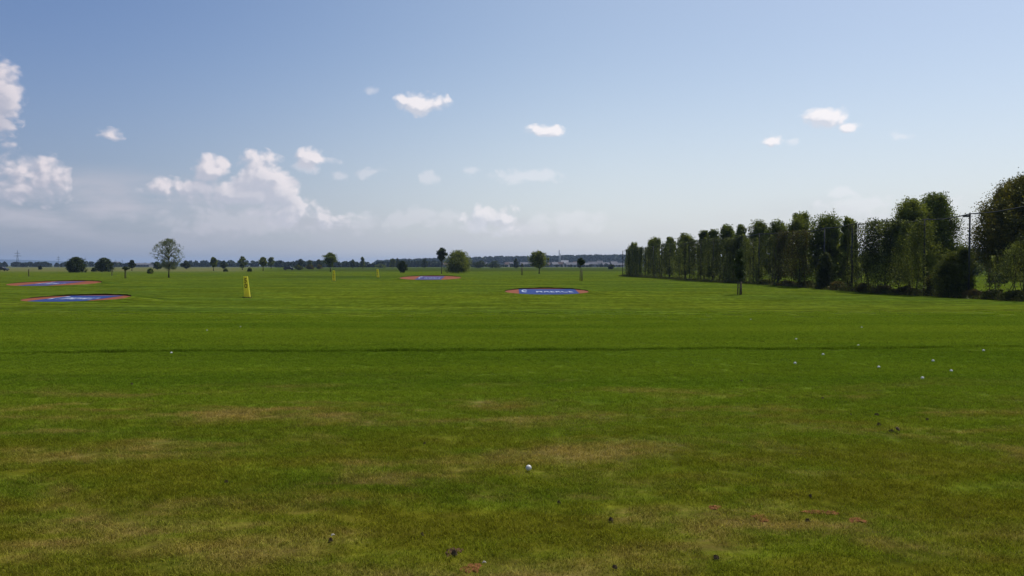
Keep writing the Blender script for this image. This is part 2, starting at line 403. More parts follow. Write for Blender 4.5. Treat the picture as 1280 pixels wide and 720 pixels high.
# ------------------------------------------------------------------ grass blades (one object, scattered by geometry nodes)
def tuft_mesh(name, n, rad, h0, h1, w, seed):
    r = np.random.default_rng(seed); V = []; Fc = []
    for i in range(n):
        a = r.uniform(0, 6.283); rr = rad * math.sqrt(r.uniform()); x, y = rr * math.cos(a), rr * math.sin(a)
        h = r.uniform(h0, h1); t = r.uniform(0, 6.283); lean = r.uniform(.3, 2.0) * h; la = r.uniform(0, 6.283)
        wx, wy = math.cos(t) * w * r.uniform(.6, 1.2), math.sin(t) * w * r.uniform(.6, 1.2)
        lx, ly = math.cos(la) * lean, math.sin(la) * lean
        b = len(V)
        V += [(x - wx, y - wy, -.01), (x + wx, y + wy, -.01), (x + lx * .35 + wx * .8, y + ly * .35 + wy * .8, h * .6), (x + lx * .35 - wx * .8, y + ly * .35 - wy * .8, h * .6), (x + lx, y + ly, h)]
        Fc += [(b, b + 1, b + 2, b + 3), (b + 3, b + 2, b + 4)]
    me = bpy.data.meshes.new(name); me.from_pydata(V, [], Fc); me.materials.append(BLADE)
    return me
def scatter(name, pts, rot, scl, tufts):
    """points mesh + a geometry-nodes tree that sets one of the tuft meshes on each point"""
    me = bpy.data.meshes.new(name); me.from_pydata([tuple(p) for p in pts], [], [])
    a = me.attributes.new('rz', 'FLOAT', 'POINT'); a.data.foreach_set('value', rot.astype(np.float32))
    a = me.attributes.new('sc', 'FLOAT', 'POINT'); a.data.foreach_set('value', scl.astype(np.float32))
    a = me.attributes.new('pick', 'INT', 'POINT'); a.data.foreach_set('value', rng.integers(0, len(tufts), len(pts)).astype(np.int32))
    o = link(bpy.data.objects.new(name, me))
    # the tufts come in as loose islands of one hidden-from-view-layer collection
    coll = bpy.data.collections.new(name + '_tufts')
    for i, tm in enumerate(tufts): coll.objects.link(bpy.data.objects.new('tuft', tm))
    ng = bpy.data.node_groups.new(name, 'GeometryNodeTree')
    ng.interface.new_socket('Geometry', in_out='INPUT', socket_type='NodeSocketGeometry')
    ng.interface.new_socket('Geometry', in_out='OUTPUT', socket_type='NodeSocketGeometry')
    N, L = ng.nodes, ng.links
    i_ = N.new('NodeGroupInput'); o_ = N.new('NodeGroupOutput')
    ci = N.new('GeometryNodeCollectionInfo'); ci.inputs['Collection'].default_value = coll
    ci.inputs['Separate Children'].default_value = True; ci.inputs['Reset Children'].default_value = True
    iop = N.new('GeometryNodeInstanceOnPoints')
    def attr(nm, ty):
        q = N.new('GeometryNodeInputNamedAttribute'); q.data_type = ty; q.inputs['Name'].default_value = nm; return q.outputs['Attribute']
    cx = N.new('ShaderNodeCombineXYZ'); L.new(attr('rz', 'FLOAT'), cx.inputs[2])
    L.new(i_.outputs[0], iop.inputs['Points']); L.new(ci.outputs[0], iop.inputs['Instance'])
    iop.inputs['Pick Instance'].default_value = True; L.new(attr('pick', 'INT'), iop.inputs['Instance Index'])
    L.new(cx.outputs[0], iop.inputs['Rotation']); L.new(attr('sc', 'FLOAT'), iop.inputs['Scale'])
    L.new(iop.outputs[0], o_.inputs[0])
    md = o.modifiers.new('scatter', 'NODES'); md.node_group = ng
    return o
def jgrid(x0, x1, y0, y1, st):
    xs = np.arange(x0, x1, st); ys = np.arange(y0, y1, st)
    A, B = np.meshgrid(xs, ys); A = A.ravel() + rng.uniform(-.5, .5, A.size) * st; B = B.ravel() + rng.uniform(-.5, .5, B.size) * st
    return A, B
parts = []
def band(y0, y1, st, sc):
    A, B = jgrid(-(.70 * y1 + 2), .70 * y1 + 2, y0, y1, st)
    k = (np.abs(A) < .70 * B + 2) & (B >= y0) & (B < y1)
    A, B = A[k], B[k]; k = rng.uniform(size=len(A)) > smooth((B - 17) / 17); A, B = A[k], B[k]; L_ = B > lipline(A)
    parts.append((A, B, terrain(A, B), rng.uniform(0, 6.28, len(A)), rng.uniform(.85, 1.15, len(A)) * sc * np.where(L_, 1.35, 1.0)))
band(3.2, 13.8, .20, 1.0); band(13.8, 34, .27, 1.05)
A = rng.uniform(-11, 11, 900); B = lipline(A) + rng.uniform(.01, .16, 900)   # fringe along the lip
parts.append((A, B, terrain(A, B), rng.uniform(0, 6.28, 900), rng.uniform(.8, 1.7, 900)))
cc = [np.concatenate([p[i] for p in parts]) for i in range(5)]
tufts = [tuft_mesh('tuft', 560, .16, .010, .026, .0014, 20 + i) for i in range(4)]
gr = scatter('grass', np.stack(cc[:3], 1), cc[3], cc[4], tufts)
tag(gr, 'short mown grass of the driving range in the foreground', 'grass', kind='stuff')
# ------------------------------------------------------------------ foliage builders
def leaf_cloud(C, size, r, flat=.55, up=.35):
    """one small quad per centre, randomly turned"""
    n = len(C); a = r.normal(size=(n, 3)); a /= np.linalg.norm(a, axis=1, keepdims=True) + 1e-9
    b = r.normal(size=(n, 3)); b -= (b * a).sum(1, keepdims=True) * a; b /= np.linalg.norm(b, axis=1, keepdims=True) + 1e-9
    s = (size * r.uniform(.55, 1.25, n))[:, None] * .5
    V = np.stack([C - a * s, C - b * s * flat, C + a * s, C + b * s * flat], 1).reshape(-1, 3)
    return V, np.arange(n * 4).reshape(-1, 4)
def crown_points(kind, W, z0, z1, n, r, clump=.16, K=None):
    H = z1 - z0; K = K or max(40, int(n / 110))
    # clump centres inside the crown outline, pushed towards its skin
    t = r.uniform(0, 1, K); ang = r.uniform(0, 2 * math.pi, K); q = r.uniform(0, 1, K) ** .5
    if kind == 'round': prof = np.sqrt(np.clip(1 - (2 * t - 1) ** 2, 0, 1)) 
    elif kind == 'egg': prof = np.sqrt(np.clip(1 - (2 * t - 1) ** 2, 0, 1)) * (1.12 - .45 * t)
    elif kind == 'cone': prof = np.clip(1.05 - t, .04, 1) ** .8
    elif kind == 'bush': prof = np.sqrt(np.clip(1 - ((t - .32) / .69) ** 2, .05, 1))
    elif kind == 'ovate': prof = np.where(t < .36, np.sqrt(np.clip(1 - ((t - .36) / .42) ** 2, .1, 1)), np.clip((1.03 - t) / .66, .02, 1) ** .40)
    elif kind == 'column': prof = np.sqrt(np.clip(1 - (np.clip(t - .45, 0, 1) / .56) ** 2.2, .02, 1)) * np.clip(.72 + t * .9, 0, 1)
    elif kind == 'flat': prof = np.sqrt(np.clip(1 - (2 * t - 1) ** 2, 0, 1))
    else: prof = np.sqrt(np.clip(1 - (2 * t - 1) ** 2, 0, 1))
    lob = 1 + .14 * np.sin(ang * 3 + r.uniform(0, 6)) + .10 * np.sin(ang * 5 + t * 7 + r.uniform(0, 6))
    rr = W / 2 * prof * q * lob
    sz = r.uniform(.5, 1.25, K) * clump * min(W, H)
    C = np.stack([rr * np.cos(ang), rr * np.sin(ang), z0 + sz * .6 + (H - sz * 1.3) * t], 1)
    idx = r.integers(0, K, n)
    P = C[idx] + np.clip(r.normal(size=(n, 3)), -1.7, 1.7) * sz[idx][:, None] * .52 * np.array([1, 1, 1.15 if kind == 'ovate' else .85])
    if kind in ('ovate', 'egg', 'round'):   # young shoots standing out of the outline
        k = (idx % 5 == 0) & (C[idx, 2] > z0 + .45 * H)
        P[k, 2] += np.abs(r.normal(size=k.sum())) * sz[idx][k] * .28; P[k, :2] = C[idx][k, :2] + (P[k, :2] - C[idx][k, :2]) * .45
    lo = max(.04, z0 - .06 * H); P[:, 2] = np.where(P[:, 2] < lo, 2 * lo - P[:, 2], P[:, 2])
    return P, C
def tree(name, label, cat, x, y, H, W, base, kind='round', n=3000, leaf=.15, m='green', clump=.16, group=None, tr=None, seed=0, limbs=6, lean=0, K=None, z=None):
    r = np.random.default_rng(seed * 97 + 11)
    z = T(x, y) if z is None else z
    o = empty(name, (x, y, z), label, cat, group)
    if m != 'willow': n = int(n * 2.6); leaf *= .98; clump *= 1.15
    P, C = crown_points(kind, W * .9, base * H, H, n, r, clump, K)
    V, Qd = leaf_cloud(P, leaf, r)
    if m != 'willow' and n > 1500:      # oversized leaves added inside the crown to block light through its gaps
        ni = n // 7; P2_ = P[r.integers(0, n, ni)].copy(); zc = (base * H + H) / 2
        P2_[:, :2] *= r.uniform(.25, .84, ni)[:, None]; P2_[:, 2] = zc + (P2_[:, 2] - zc) * .88
        V2, Q2 = leaf_cloud(P2_, leaf * 2.5, r, .8); Qd = np.concatenate([Qd, Q2 + len(V)]); V = np.concatenate([V, V2])
    part = 'crown' if name != 'shrub' else 'foliage'
    mesh_np(part, V, Qd, LF[m], o)
    mb = MB(); tr = tr or H * .022
    top = base * H + (1 - base) * H * .72
    zs = [-.08, .12 * H, base * H + .1, (base * H + top) / 2, top]
    zs = sorted(set([round(q, 3) for q in zs]))
    pts = [(lean * q / H + r.normal() * .012 * H * (i > 1), r.normal() * .012 * H * (i > 1), q) for i, q in enumerate(zs)]
    mb.tube(pts, [tr * (1.25 if i == 0 else 1 - .75 * i / (len(zs) - 1)) for i in range(len(zs))], 8)
    far = C[np.argsort(-np.hypot(C[:, 0], C[:, 1]))]
    for k in range(min(limbs, len(far))):
        c = far[int(k * len(far) / max(1, limbs) * .8)]
        zz = max(base * H * .9, min(c[2] * .75, top * .8)); s0 = Vector((lean * zz / H, 0, zz)); e0 = Vector(c)
        mid = (s0 + e0) / 2 + Vector((0, 0, .04 * H))
        mb.tube([s0, mid, e0], [tr * .5, tr * .32, tr * .12], 5)
    mb.build('trunk' if name != 'shrub' else 'stem', BARK, o, True)
    return o

# ------------------------------------------------------------------ the net fence on the right, with creepers
def fence_x(D): return 28.3 - (D - 43.0) * .0738
def fence_D(px):
    u = (px - 640) / F; return (28.3 + 43 * .0738) / (u + .0738)
NET_H = 5.15
def fence_top(D): return -0.5 + NET_H + .10 * math.sin(D * .33) - (.35 * max(0, (D - 110) / 36))
fence = empty('net_fence', (fence_x(48), 48, T(fence_x(48), 48)), 'tall ball-stop net fence of thin posts and a top cable running away along the right', 'fence')
FO = Vector(fence.location)
poleD = [38.6, 43.4, 48.15, 52.75, 57.5, 62.3, 67.0, 71.7, 76.5, 81.3, 86.0, 90.8, 95.6, 100.4, 105.2, 110.0, 114.8, 119.6, 124.4, 129.2, 134.0, 138.8, 143.6, 147.0]
for D in poleD:
    p = MB(); z0 = T(fence_x(D), D); r_ = .058 if D != 62.3 else .085
    p.tube([(fence_x(D) - FO.x, D - FO.y, z0 - .1 - FO.z), (fence_x(D) - FO.x, D - FO.y, fence_top(D) - FO.z + .04)], [r_, r_ * .9], 8)
    p.build('post', STEEL, fence, True)
cb = MB()
for zoff, rr in ((0, .034), (-4.95, .010)):
    pts = []
    for a, b in zip(poleD[:-1], poleD[1:]):
        for k in range(4):
            D = a + (b - a) * k / 4
            zz = fence_top(D) - .10 * math.sin(math.pi * k / 4) + zoff
            pts.append((fence_x(D) - FO.x, D - FO.y, zz - FO.z))
    cb.tube(pts, [rr] * len(pts), 5)
cb.build('cable', WIRE, fence, True)
NETM = bpy.data.materials.new('ball_net'); NETM.use_nodes = True; t = NT(NETM.node_tree); t.n.clear()
out = t.node('ShaderNodeOutputMaterial'); tcn = t.node('ShaderNodeTexCoord').outputs['UV']
ux, uy, _ = t.sep(tcn)
def line(q): return t.m('LESS_THAN', t.m('FRACT', t.m('MULTIPLY', q, 1 / .06)), .035)
al = t.m('MAXIMUM', line(t.m('ADD', ux, uy)), line(t.m('SUBTRACT', ux, uy)))
trn = t.node('ShaderNodeBsdfTransparent'); dif = t.node('ShaderNodeBsdfDiffuse'); dif.inputs[0].default_value = (.05, .055, .05, 1)
mx = t.node('ShaderNodeMixShader'); t.l.new(al, mx.inputs[0]); t.l.new(trn.outputs[0], mx.inputs[1]); t.l.new(dif.outputs[0], mx.inputs[2]); t.l.new(mx.outputs[0], out.inputs[0])
me = bpy.data.meshes.new('netting'); vs, fs, uvs = [], [], []
for i in range(len(poleD)):
    D = poleD[i]; x = fence_x(D) - FO.x + .03
    vs += [(x, D - FO.y, T(fence_x(D), D) + .1 - FO.z), (x, D - FO.y, fence_top(D) - .02 - FO.z)]
    if i: fs.append((2 * i - 2, 2 * i, 2 * i + 1, 2 * i - 1)); a, b = poleD[i - 1], D; uvs += [(a, 0), (b, 0), (b, 5), (a, 5)]
me.from_pydata(vs, [], fs); uvl = me.uv_layers.new(name='UVMap')
for k, uv in enumerate(uvs): uvl.data[k].uv = uv
me.materials.append(NETM); no = link(bpy.data.objects.new('netting', me)); no.parent = fence
# small bracket near the top of the post at 48 m
b = MB(); zt = fence_top(48.15) - FO.z
b.box(-.42, -.02, 48.15 - FO.y - .05, 48.15 - FO.y + .05, zt - .20, zt - .08); b.tube([(-.4, 48.15 - FO.y, zt - .15), (-.45, 48.15 - FO.y + .1, zt - .42)], [.015, .012], 5)
b.V = [(v[0] + fence_x(48.15) - FO.x, v[1], v[2]) for v in b.V]
b.build('bracket', STEEL, fence)

def curtain(label, pa, pb, m='vine', dens=1.0, ttop=0.0, tbot=(.2, 1.6), leaf=.11, thick=.28, strand=.13, seed=0, bulge=0, name='climbing_vine', ragtop=.12, prof=None, stems=5):
    """leafy strands hanging from the top cable between two photo columns pa..pb; prof(t) scales the height of the mass"""
    r = np.random.default_rng(500 + seed)
    Da, Db = fence_D(pa), fence_D(pb)
    Dm = (Da + Db) / 2; ox, oy = fence_x(Dm), Dm; oz = T(ox, oy)
    o = empty(name, (ox, oy, oz), label, 'vine', 'creepers grown over the net fence')
    Ln = abs(Da - Db); ns = max(4, int(Ln * 5.2 * dens)); P = []; MI = []
    for k in range(ns):
        D = min(Da, Db) + r.uniform() * Ln; tt = (D - min(Da, Db)) / Ln
        zt = fence_top(D) - oz + abs(r.normal()) * ragtop - ttop
        if prof: zt = min(zt, prof(tt) * NET_H + r.normal() * .2)
        zb = r.uniform(*tbot) if r.uniform() > .14 else r.uniform(0.05, tbot[0] + .1)
        if zt - zb < .3: continue
        nl = int((zt - zb) * 62 * r.uniform(.6, 1.3) * (.11 / leaf) ** 1.4)
        q = r.uniform(0, 1, nl); w = strand * r.uniform(.6, 1.7) * (1.1 - .5 * (1 - q))
        zz = zb + (zt - zb) * q
        bl = 0 if not bulge else bulge * np.sin(np.pi * np.clip(q, 0, 1)) 
        P.append(np.stack([fence_x(D) - ox + r.normal(size=nl) * thick * .5 * (.7 + .6 * np.sin(zz * 1.3 + D)) - bl + r.normal() * .05,
                           D - oy + r.normal(size=nl) * w + .12 * np.sin(zz * .9 + D * 2), zz], 1))
        pale = r.uniform() < .15; MI.append(np.where((zz < 2.2 + r.normal() * .7) & (r.uniform() < .38) | pale, 1, 0))
    P = np.concatenate(P); P[:, 2] = np.clip(P[:, 2], .03, None)
    V, Qd = leaf_cloud(P, leaf, r, .6)
    mesh_np('foliage', V, Qd, [LF[m], LF['vinepale']], o, midx=np.concatenate(MI))
    mb = MB()
    for k in range(stems):
        D = min(Da, Db) + r.uniform(.1, .9) * Ln; zt = fence_top(D) - oz - ttop
        if prof: zt = min(zt, prof((D - min(Da, Db)) / Ln) * NET_H * .9)
        mb.tube([(fence_x(D) - ox + r.normal() * .05, D - oy + .15 * math.sin(i * 1.7 + k), i * zt / 6 - .05 * (i == 0)) for i in range(7)], [.03 - .003 * i for i in range(7)], 5)
    mb.build('stem', BARK, o, True)
    return o
VN = [
    ('dark creeper curtain hanging full height at the far end of the net fence', 782, 802, dict(m='vine', dens=1.6, tbot=(.1, .7), leaf=.16, strand=.2)),
    ('dark green creeper on the net fence, second bay from its far end', 801, 822, dict(m='vine', dens=.8, tbot=(.3, 1.6), leaf=.16, strand=.17)),
    ('thin streaky creeper under the third round treetop from the far end', 820, 842, dict(m='vine', dens=.6, tbot=(.4, 2.4), leaf=.15, strand=.16)),
    ('creeper strands with pale lower leaves midway along the far half of the fence', 841, 862, dict(m='vine', dens=.75, tbot=(.4, 2.0), leaf=.15, strand=.15)),
    ('flat-topped dark creeper curtain left of the two-tree gap on the far fence', 860, 882, dict(m='vine', dens=1.0, tbot=(.3, 1.8), leaf=.14, strand=.16)),
    ('loose creeper strands on the fence just left of the square dark block', 882, 908, dict(m='vine', dens=.75, tbot=(.1, 2.0), leaf=.13, strand=.15)),
    ('square-shouldered almost black creeper block behind the staked sapling', 908, 931, dict(m='vine', dens=2.6, tbot=(.05, .4), leaf=.12, strand=.16, thick=.5)),
    ('yellow-green creeper spilling off the right side of the dark block', 931, 946, dict(m='vinelight', dens=1.0, tbot=(.1, 1.0), leaf=.12, ttop=.5)),
    ('thin see-through creeper strands right of the staked sapling', 946, 974, dict(m='vine', dens=.5, tbot=(.1, 2.4), leaf=.11, ttop=.3)),
    ('olive-brown rounded creeper mass drooping from the middle of the fence', 973, 1010, dict(m='vinebrown', dens=2.4, tbot=(.5, 2.2), leaf=.12, thick=.5, bulge=.25)),
    ('slim creeper wrapped round the thick fence post', 1058, 1074, dict(m='vine', dens=1.3, tbot=(.1, .8), leaf=.10, strand=.1)),
    ('wispy creeper tips hanging near the cable right of the thick post', 1074, 1090, dict(m='vine', dens=.5, tbot=(1.6, 3.6), leaf=.09, strand=.09)),
    ('largest dark creeper mass, sloping up to the cable under the twin trees', 1084, 1127, dict(m='vine', dens=4.0, tbot=(.5, 1.6), leaf=.13, thick=.7, bulge=.3, strand=.18, prof=lambda t: .66 + 1.2 * min(1, (1 - t) * 2.2))),
    ('green creeper mass with hanging fringe just left of the slender black post', 1126, 1160, dict(m='vinelight', dens=2.2, tbot=(.6, 1.9), leaf=.12, thick=.5, bulge=.25, ttop=.15)),
    ('arching creeper over the net at the right edge of the photo', 1252, 1296, dict(m='vinelight', dens=1.3, tbot=(.1, 1.6), leaf=.09, thick=.6, bulge=.3, prof=lambda t: .52 + .22 * (1 - t))),
    ('ragged low creeper leaning on the net near the right edge', 1226, 1254, dict(m='vine', dens=.8, tbot=(.05, .8), leaf=.09, thick=.5, prof=lambda t: .22 + .42 * (1 - t))),
]
for i, (lb, a, b_, kw) in enumerate(VN): curtain(lb, a, b_, seed=i, **kw)

def fence_shrub(label, px, H, W, kind='bush', m='vine', n=5000, leaf=.09, off=.1, seed=0, base=.0):
    D = fence_D(px); x = fence_x(D) + off
    return tree('shrub', label, 'shrub', x, D, H, W, base, kind, n, leaf, m, .15, 'shrubs along the foot of the net fence', .05, seed, 4)
fence_shrub('narrow dark cone-shaped shrub standing alone in the bright gap of the fence', 1030, 3.1, 2.0, 'cone', 'vine', 7000, seed=3)
fence_shrub('broad olive shrub heaped against the pole with the bracket', 1190, 2.8, 2.5, 'ovate', 'vinelight', 11000, seed=4)
fence_shrub('tall leafy shrub climbing the pole with the bracket', 1203, 3.2, 1.3, 'column', 'vinelight', 4500, seed=5)
fence_shrub('low yellowish shrub between the black post and the olive shrub', 1167, 1.5, 1.3, 'bush', 'vinebrown', 3000, seed=6)
for i, (px, h_, w_, m_, lb) in enumerate([
        (1050, .75, 1.6, 'dry', 'low brown scrub left of the thick fence post'), (1083, .7, 1.8, 'vinebrown', 'low scrub right of the thick fence post'),
        (1108, .6, 1.9, 'dry', 'dry scrub below the largest creeper mass'), (1137, .65, 1.8, 'vinebrown', 'dull scrub left of the black fence post'),
        (1222, .55, 1.5, 'dry', 'dry reddish scrub right of the bracket pole'), (1247, .6, 1.6, 'vine', 'low dark scrub below the ragged creeper'),
        (1012, .6, 1.8, 'vinebrown', 'low scrub left of the cone-shaped shrub'), (1274, .6, 1.7, 'vine', 'low dark scrub at the right edge of the photo'),
        (988, .55, 2.2, 'dry', 'dry scrub under the olive-brown creeper'), (958, .5, 2.4, 'vinelight', 'light green scrub under the see-through strands')]):
    fence_shrub(lb, px, h_, w_, 'bush', m_, 2600, .08, off=-.15, seed=20 + i)

def foot_shadow_cover():  # low weeds, added as a dark strip in place of the fence's ground shadow
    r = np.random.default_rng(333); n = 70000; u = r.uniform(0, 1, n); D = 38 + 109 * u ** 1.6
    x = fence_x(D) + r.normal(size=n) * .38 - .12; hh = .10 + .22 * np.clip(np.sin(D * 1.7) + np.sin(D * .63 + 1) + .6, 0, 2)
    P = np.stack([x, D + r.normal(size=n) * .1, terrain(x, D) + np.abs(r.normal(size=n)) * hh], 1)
    V, Qd = leaf_cloud(P, .10, r, .5); o = mesh_np('shadow_ground_cover', V, Qd, [LF['vine'], LF['dry'], LF['vinelight']], midx=r.choice([0, 0, 0, 0, 1, 2], n)); tag(o, 'dark weedy ground cover added along the net fence foot, standing in for its shadow', 'ground cover', kind='stuff')
foot_shadow_cover()

# ------------------------------------------------------------------ row of trees behind the fence
ROW = [  # px centre, top row, crown width px, mat, label
    (793, 304, 17, 'row', 'farthest and smallest tree of the row behind the net fence'),
    (818, 298, 19, 'row', 'round-topped tree, second from the far end of the fence row'),
    (837, 297, 17, 'row', 'narrow round-topped tree, third from the far end of the fence row'),
    (857, 292, 22, 'row', 'broad round-topped tree, fourth from the far end of the fence row'),
    (880, 288, 16, 'green', 'left of two close treetops above the far fence, bushy'),
    (891, 286, 15, 'green', 'right of two close treetops above the far fence, pointed'),
    (909, 282, 20, 'green', 'tree rising directly behind the square dark creeper block'),
    (926, 281, 17, 'green', 'slim tree right behind the square dark creeper block'),
    (948, 276, 24, 'green', 'wide two-humped tree right of the staked sapling'),
    (972, 276, 26, 'green', 'pointed tree above the left end of the olive-brown creeper'),
    (999, 267, 30, 'row', 'tall tree with a pointed top above the olive-brown creeper'),
    (1034, 269, 38, 'green', 'widest dark tree behind the cone-shaped shrub'),
    (1061, 273, 20, 'row', 'slim tree behind the thick fence post'),
]
r_w = (1.45, 1.65, 1.4, 1.6, 1.5)
for i, (px, py, w, m_, lb) in enumerate(ROW):
    u = (px - 640) / F; D = (28.3 + 43 * .0738 + 3.0) / (u + .0738)
    H = (HORIZ - py) / F * D + 2.0
    tree('broadleaf_tree', lb, 'tree', u * D, D, H, w / F * D * r_w[i % 5], .06, 'ovate', 8000 if i > 6 else 5500, .16 if i > 6 else .20, m_, .13, 'trees in a row behind the net fence', .12, 40 + i, 7)
tree('broadleaf_tree', 'left and yellower of the twin trees above the largest creeper mass', 'tree', lat(1137, 61), 61, 7.0, 4.0, .10, 'ovate', 16000, .13, 'row', .13, 'trees in a row behind the net fence', .13, 61, 8)
tree('broadleaf_tree', 'right and taller of the twin trees, with drooping side boughs', 'tree', lat(1166, 63), 63, 7.65, 4.3, .10, 'ovate', 20000, .14, 'green', .13, 'trees in a row behind the net fence', .15, 62, 8)
tree('broadleaf_tree', 'biggest tree at the right edge, dark crown with rusty outer leaves', 'tree', lat(1283, 50), 50, 7.7, 7.6, .14, 'egg', 42000, .13, 'autumn', .10, None, .2, 63, 10, K=700)
tree('broadleaf_tree', 'small dark tree in the gap left of the bracket pole', 'tree', lat(1180, 78), 78, 3.2, 3.6, .1, 'round', 6000, .16, 'dark', .15, None, .08, 64, 5)
# trees and bushes on the lawn beyond the fence
for i, (px, D, H, W, m_, lb) in enumerate([
        (1003, 170, 3.4, 11, 'dark', 'dark hedge-like bush far beyond the fence behind the olive-brown creeper'),
        (1040, 150, 2.6, 5, 'dark', 'low dark bush on the lawn beyond the cone-shaped shrub'),
        (1060, 120, 3.6, 6, 'green', 'dark bush on the lawn beyond the thick post'),
        (1135, 190, 6, 12, 'dark', 'wide dark bush far beyond the black fence post'),
        (1152, 120, 1.6, 2.6, 'dark', 'small dark bush on the lawn beyond the black fence post'),
        (1215, 150, 5.5, 14, 'dark', 'broad dark thicket far beyond the bracket pole'),
        (1262, 140, 5.0, 12, 'green', 'dark thicket far beyond the ragged creeper'),
        (1190, 110, 2.9, 5.0, 'dark', 'shady shrub behind the olive shrub by the bracket pole'),
        (1248, 88, 1.3, 2.0, 'dark', 'low rounded bush on the bright lawn near the right edge'),
        (940, 190, 4.2, 12, 'dark', 'dark thicket glimpsed through the thin creeper strands'),
        (975, 185, 4.2, 12, 'dark', 'dark thicket glimpsed left of the olive-brown creeper'),
        (1090, 180, 5.0, 16, 'dark', 'dark thicket beyond the wispy creeper tips'),
        (1290, 120, 5.0, 12, 'dark', 'dark thicket just outside the right edge')]):
    tree('shrub', lb, 'shrub', lat(px, D), D, H, W, 0, 'bush', 3200, .3, m_, .2, 'bushes on the lawn beyond the net fence', .1, 80 + i, 3)

# ------------------------------------------------------------------ staked saplings and posts on the range
def guard(o, h, w=.28, n=3):
    for k in range(n):
        a = 2 * math.pi * k / n + .5
        p = MB(); x, y = w * math.cos(a), w * math.sin(a)
        p.tube([(x * 1.1, y * 1.1, -.1), (x * .95, y * .95, h)], [.045, .04], 6); p.build('stake', WOOD, o, True)
    for zz in (h * .93, h * .55):
        p = MB()
        pts = [(w * math.cos(2 * math.pi * k / n + .5), w * math.sin(2 * math.pi * k / n + .5), zz) for k in range(n)]
        for a_, b_ in zip(pts, pts[1:] + pts[:1]): p.tube([a_, b_], [.03, .03], 5)
        p.build('crossbar', WOOD, o)
def sapling(label, px, py, H, W, base, gh, kind, n, leaf, m_, seed, gw=.24, tr=.035):
    x, y, z = at(px, py)
    o = tree('staked_sapling', label, 'sapling', x, y, H, W, base, kind, n, leaf, m_, .2, 'young staked trees on the range', tr, seed, 4)
    guard(o, gh, gw); return o
sapling('nearest staked sapling, slim dark crown, in front of the net fence', 925, 368.5, 3.1, .75, .28, .88, 'column', 1700, .09, 'dark', 101, .13)
sapling('staked sapling with a small round crown in the middle distance', 726.5, 351, 2.9, .95, .68, 1.3, 'round', 700, .12, 'dark', 102, .16)
sapling('thin staked sapling left of the young maple in the distance', 652.5, 344, 2.4, .5, .7, 1.5, 'round', 120, .12, 'dark', 103, .16)
sapling('flat-crowned sapling on a stake right of the two round bushes', 156.5, 348, 1.75, 1.6, .72, 1.2, 'flat', 700, .13, 'dark', 104, .10)
for px, py, h_, lb in ((36, 345.5, 1.25, 'lone wooden post left of the two round bushes'), (140, 344.5, 1.1, 'lone wooden post just right of the two round bushes')):
    x, y, z = at(px, py); p = MB(); p.tube([(0, 0, -.1), (0, 0, h_ * .5), (.02, 0, h_)], [.09, .085, .08], 8); p.box(-.1, .14, -.03, .03, h_ - .12, h_ - .05)
    o = p.build('wooden_post', WOOD, sm=False); o.location = (x, y, z); tag(o, lb, 'post', 'wooden posts on the range')

# ------------------------------------------------------------------ single trees and bushes of the middle distance
def mid(name, label, cat, px, py_base, py_top, wpx, base, kind, n, leaf, m_, seed, **kw):
    x, y, z = at(px, py_base); H = zof(py_top, y) - z
    return tree(name, label, cat, x, y, H, wpx / F * y, base, kind, n, leaf, m_, kw.pop('clump', .16), seed=seed, z=z, **kw)
mid('willow_tree', 'airy grey-green tree with a see-through crown, tallest on the left', 'tree', 211, 347, 298, 39, .18, 'round', 9500, .15, 'willow', 201, clump=.085, limbs=26, tr=.12, K=340)
mid('shrub', 'left and larger of the two dark round bushes', 'shrub', 95, 340.6, 320.8, 25, 0, 'bush', 4500, .26, 'dark', 202, clump=.09, K=260, group='round bushes on the left')
mid('shrub', 'right and smaller of the two dark round bushes', 'shrub', 131, 339.8, 322, 22, 0, 'bush', 4000, .26, 'dark', 203, clump=.09, K=260, group='round bushes on the left')
mid('shrub', 'big shaggy bush with a paler right flank beyond the centre target', 'shrub', 573, 341.5, 312.6, 32, 0, 'bush', 5500, .26, 'row', 204, clump=.2, limbs=6)
mid('lollipop_tree', 'tall-stemmed ball-crowned tree left of the shaggy bush', 'tree', 552, 342.3, 309.5, 13, .50, 'round', 1500, .24, 'dark', 205, tr=.10)
mid('shrub', 'dark egg-shaped conifer bush left of the ball-crowned tree', 'shrub', 503, 340.8, 325, 12, 0, 'egg', 2000, .26, 'dark', 206)
mid('broadleaf_tree', 'round-crowned tree behind the second yellow marker', 'tree', 413, 340, 316, 19, .28, 'round', 2600, .24, 'green', 207, tr=.13)
mid('broadleaf_tree', 'young spreading green tree left of the village', 'tree', 674, 342, 313.8, 26, .24, 'round', 3000, .24, 'row', 208, tr=.13, limbs=8, K=60)
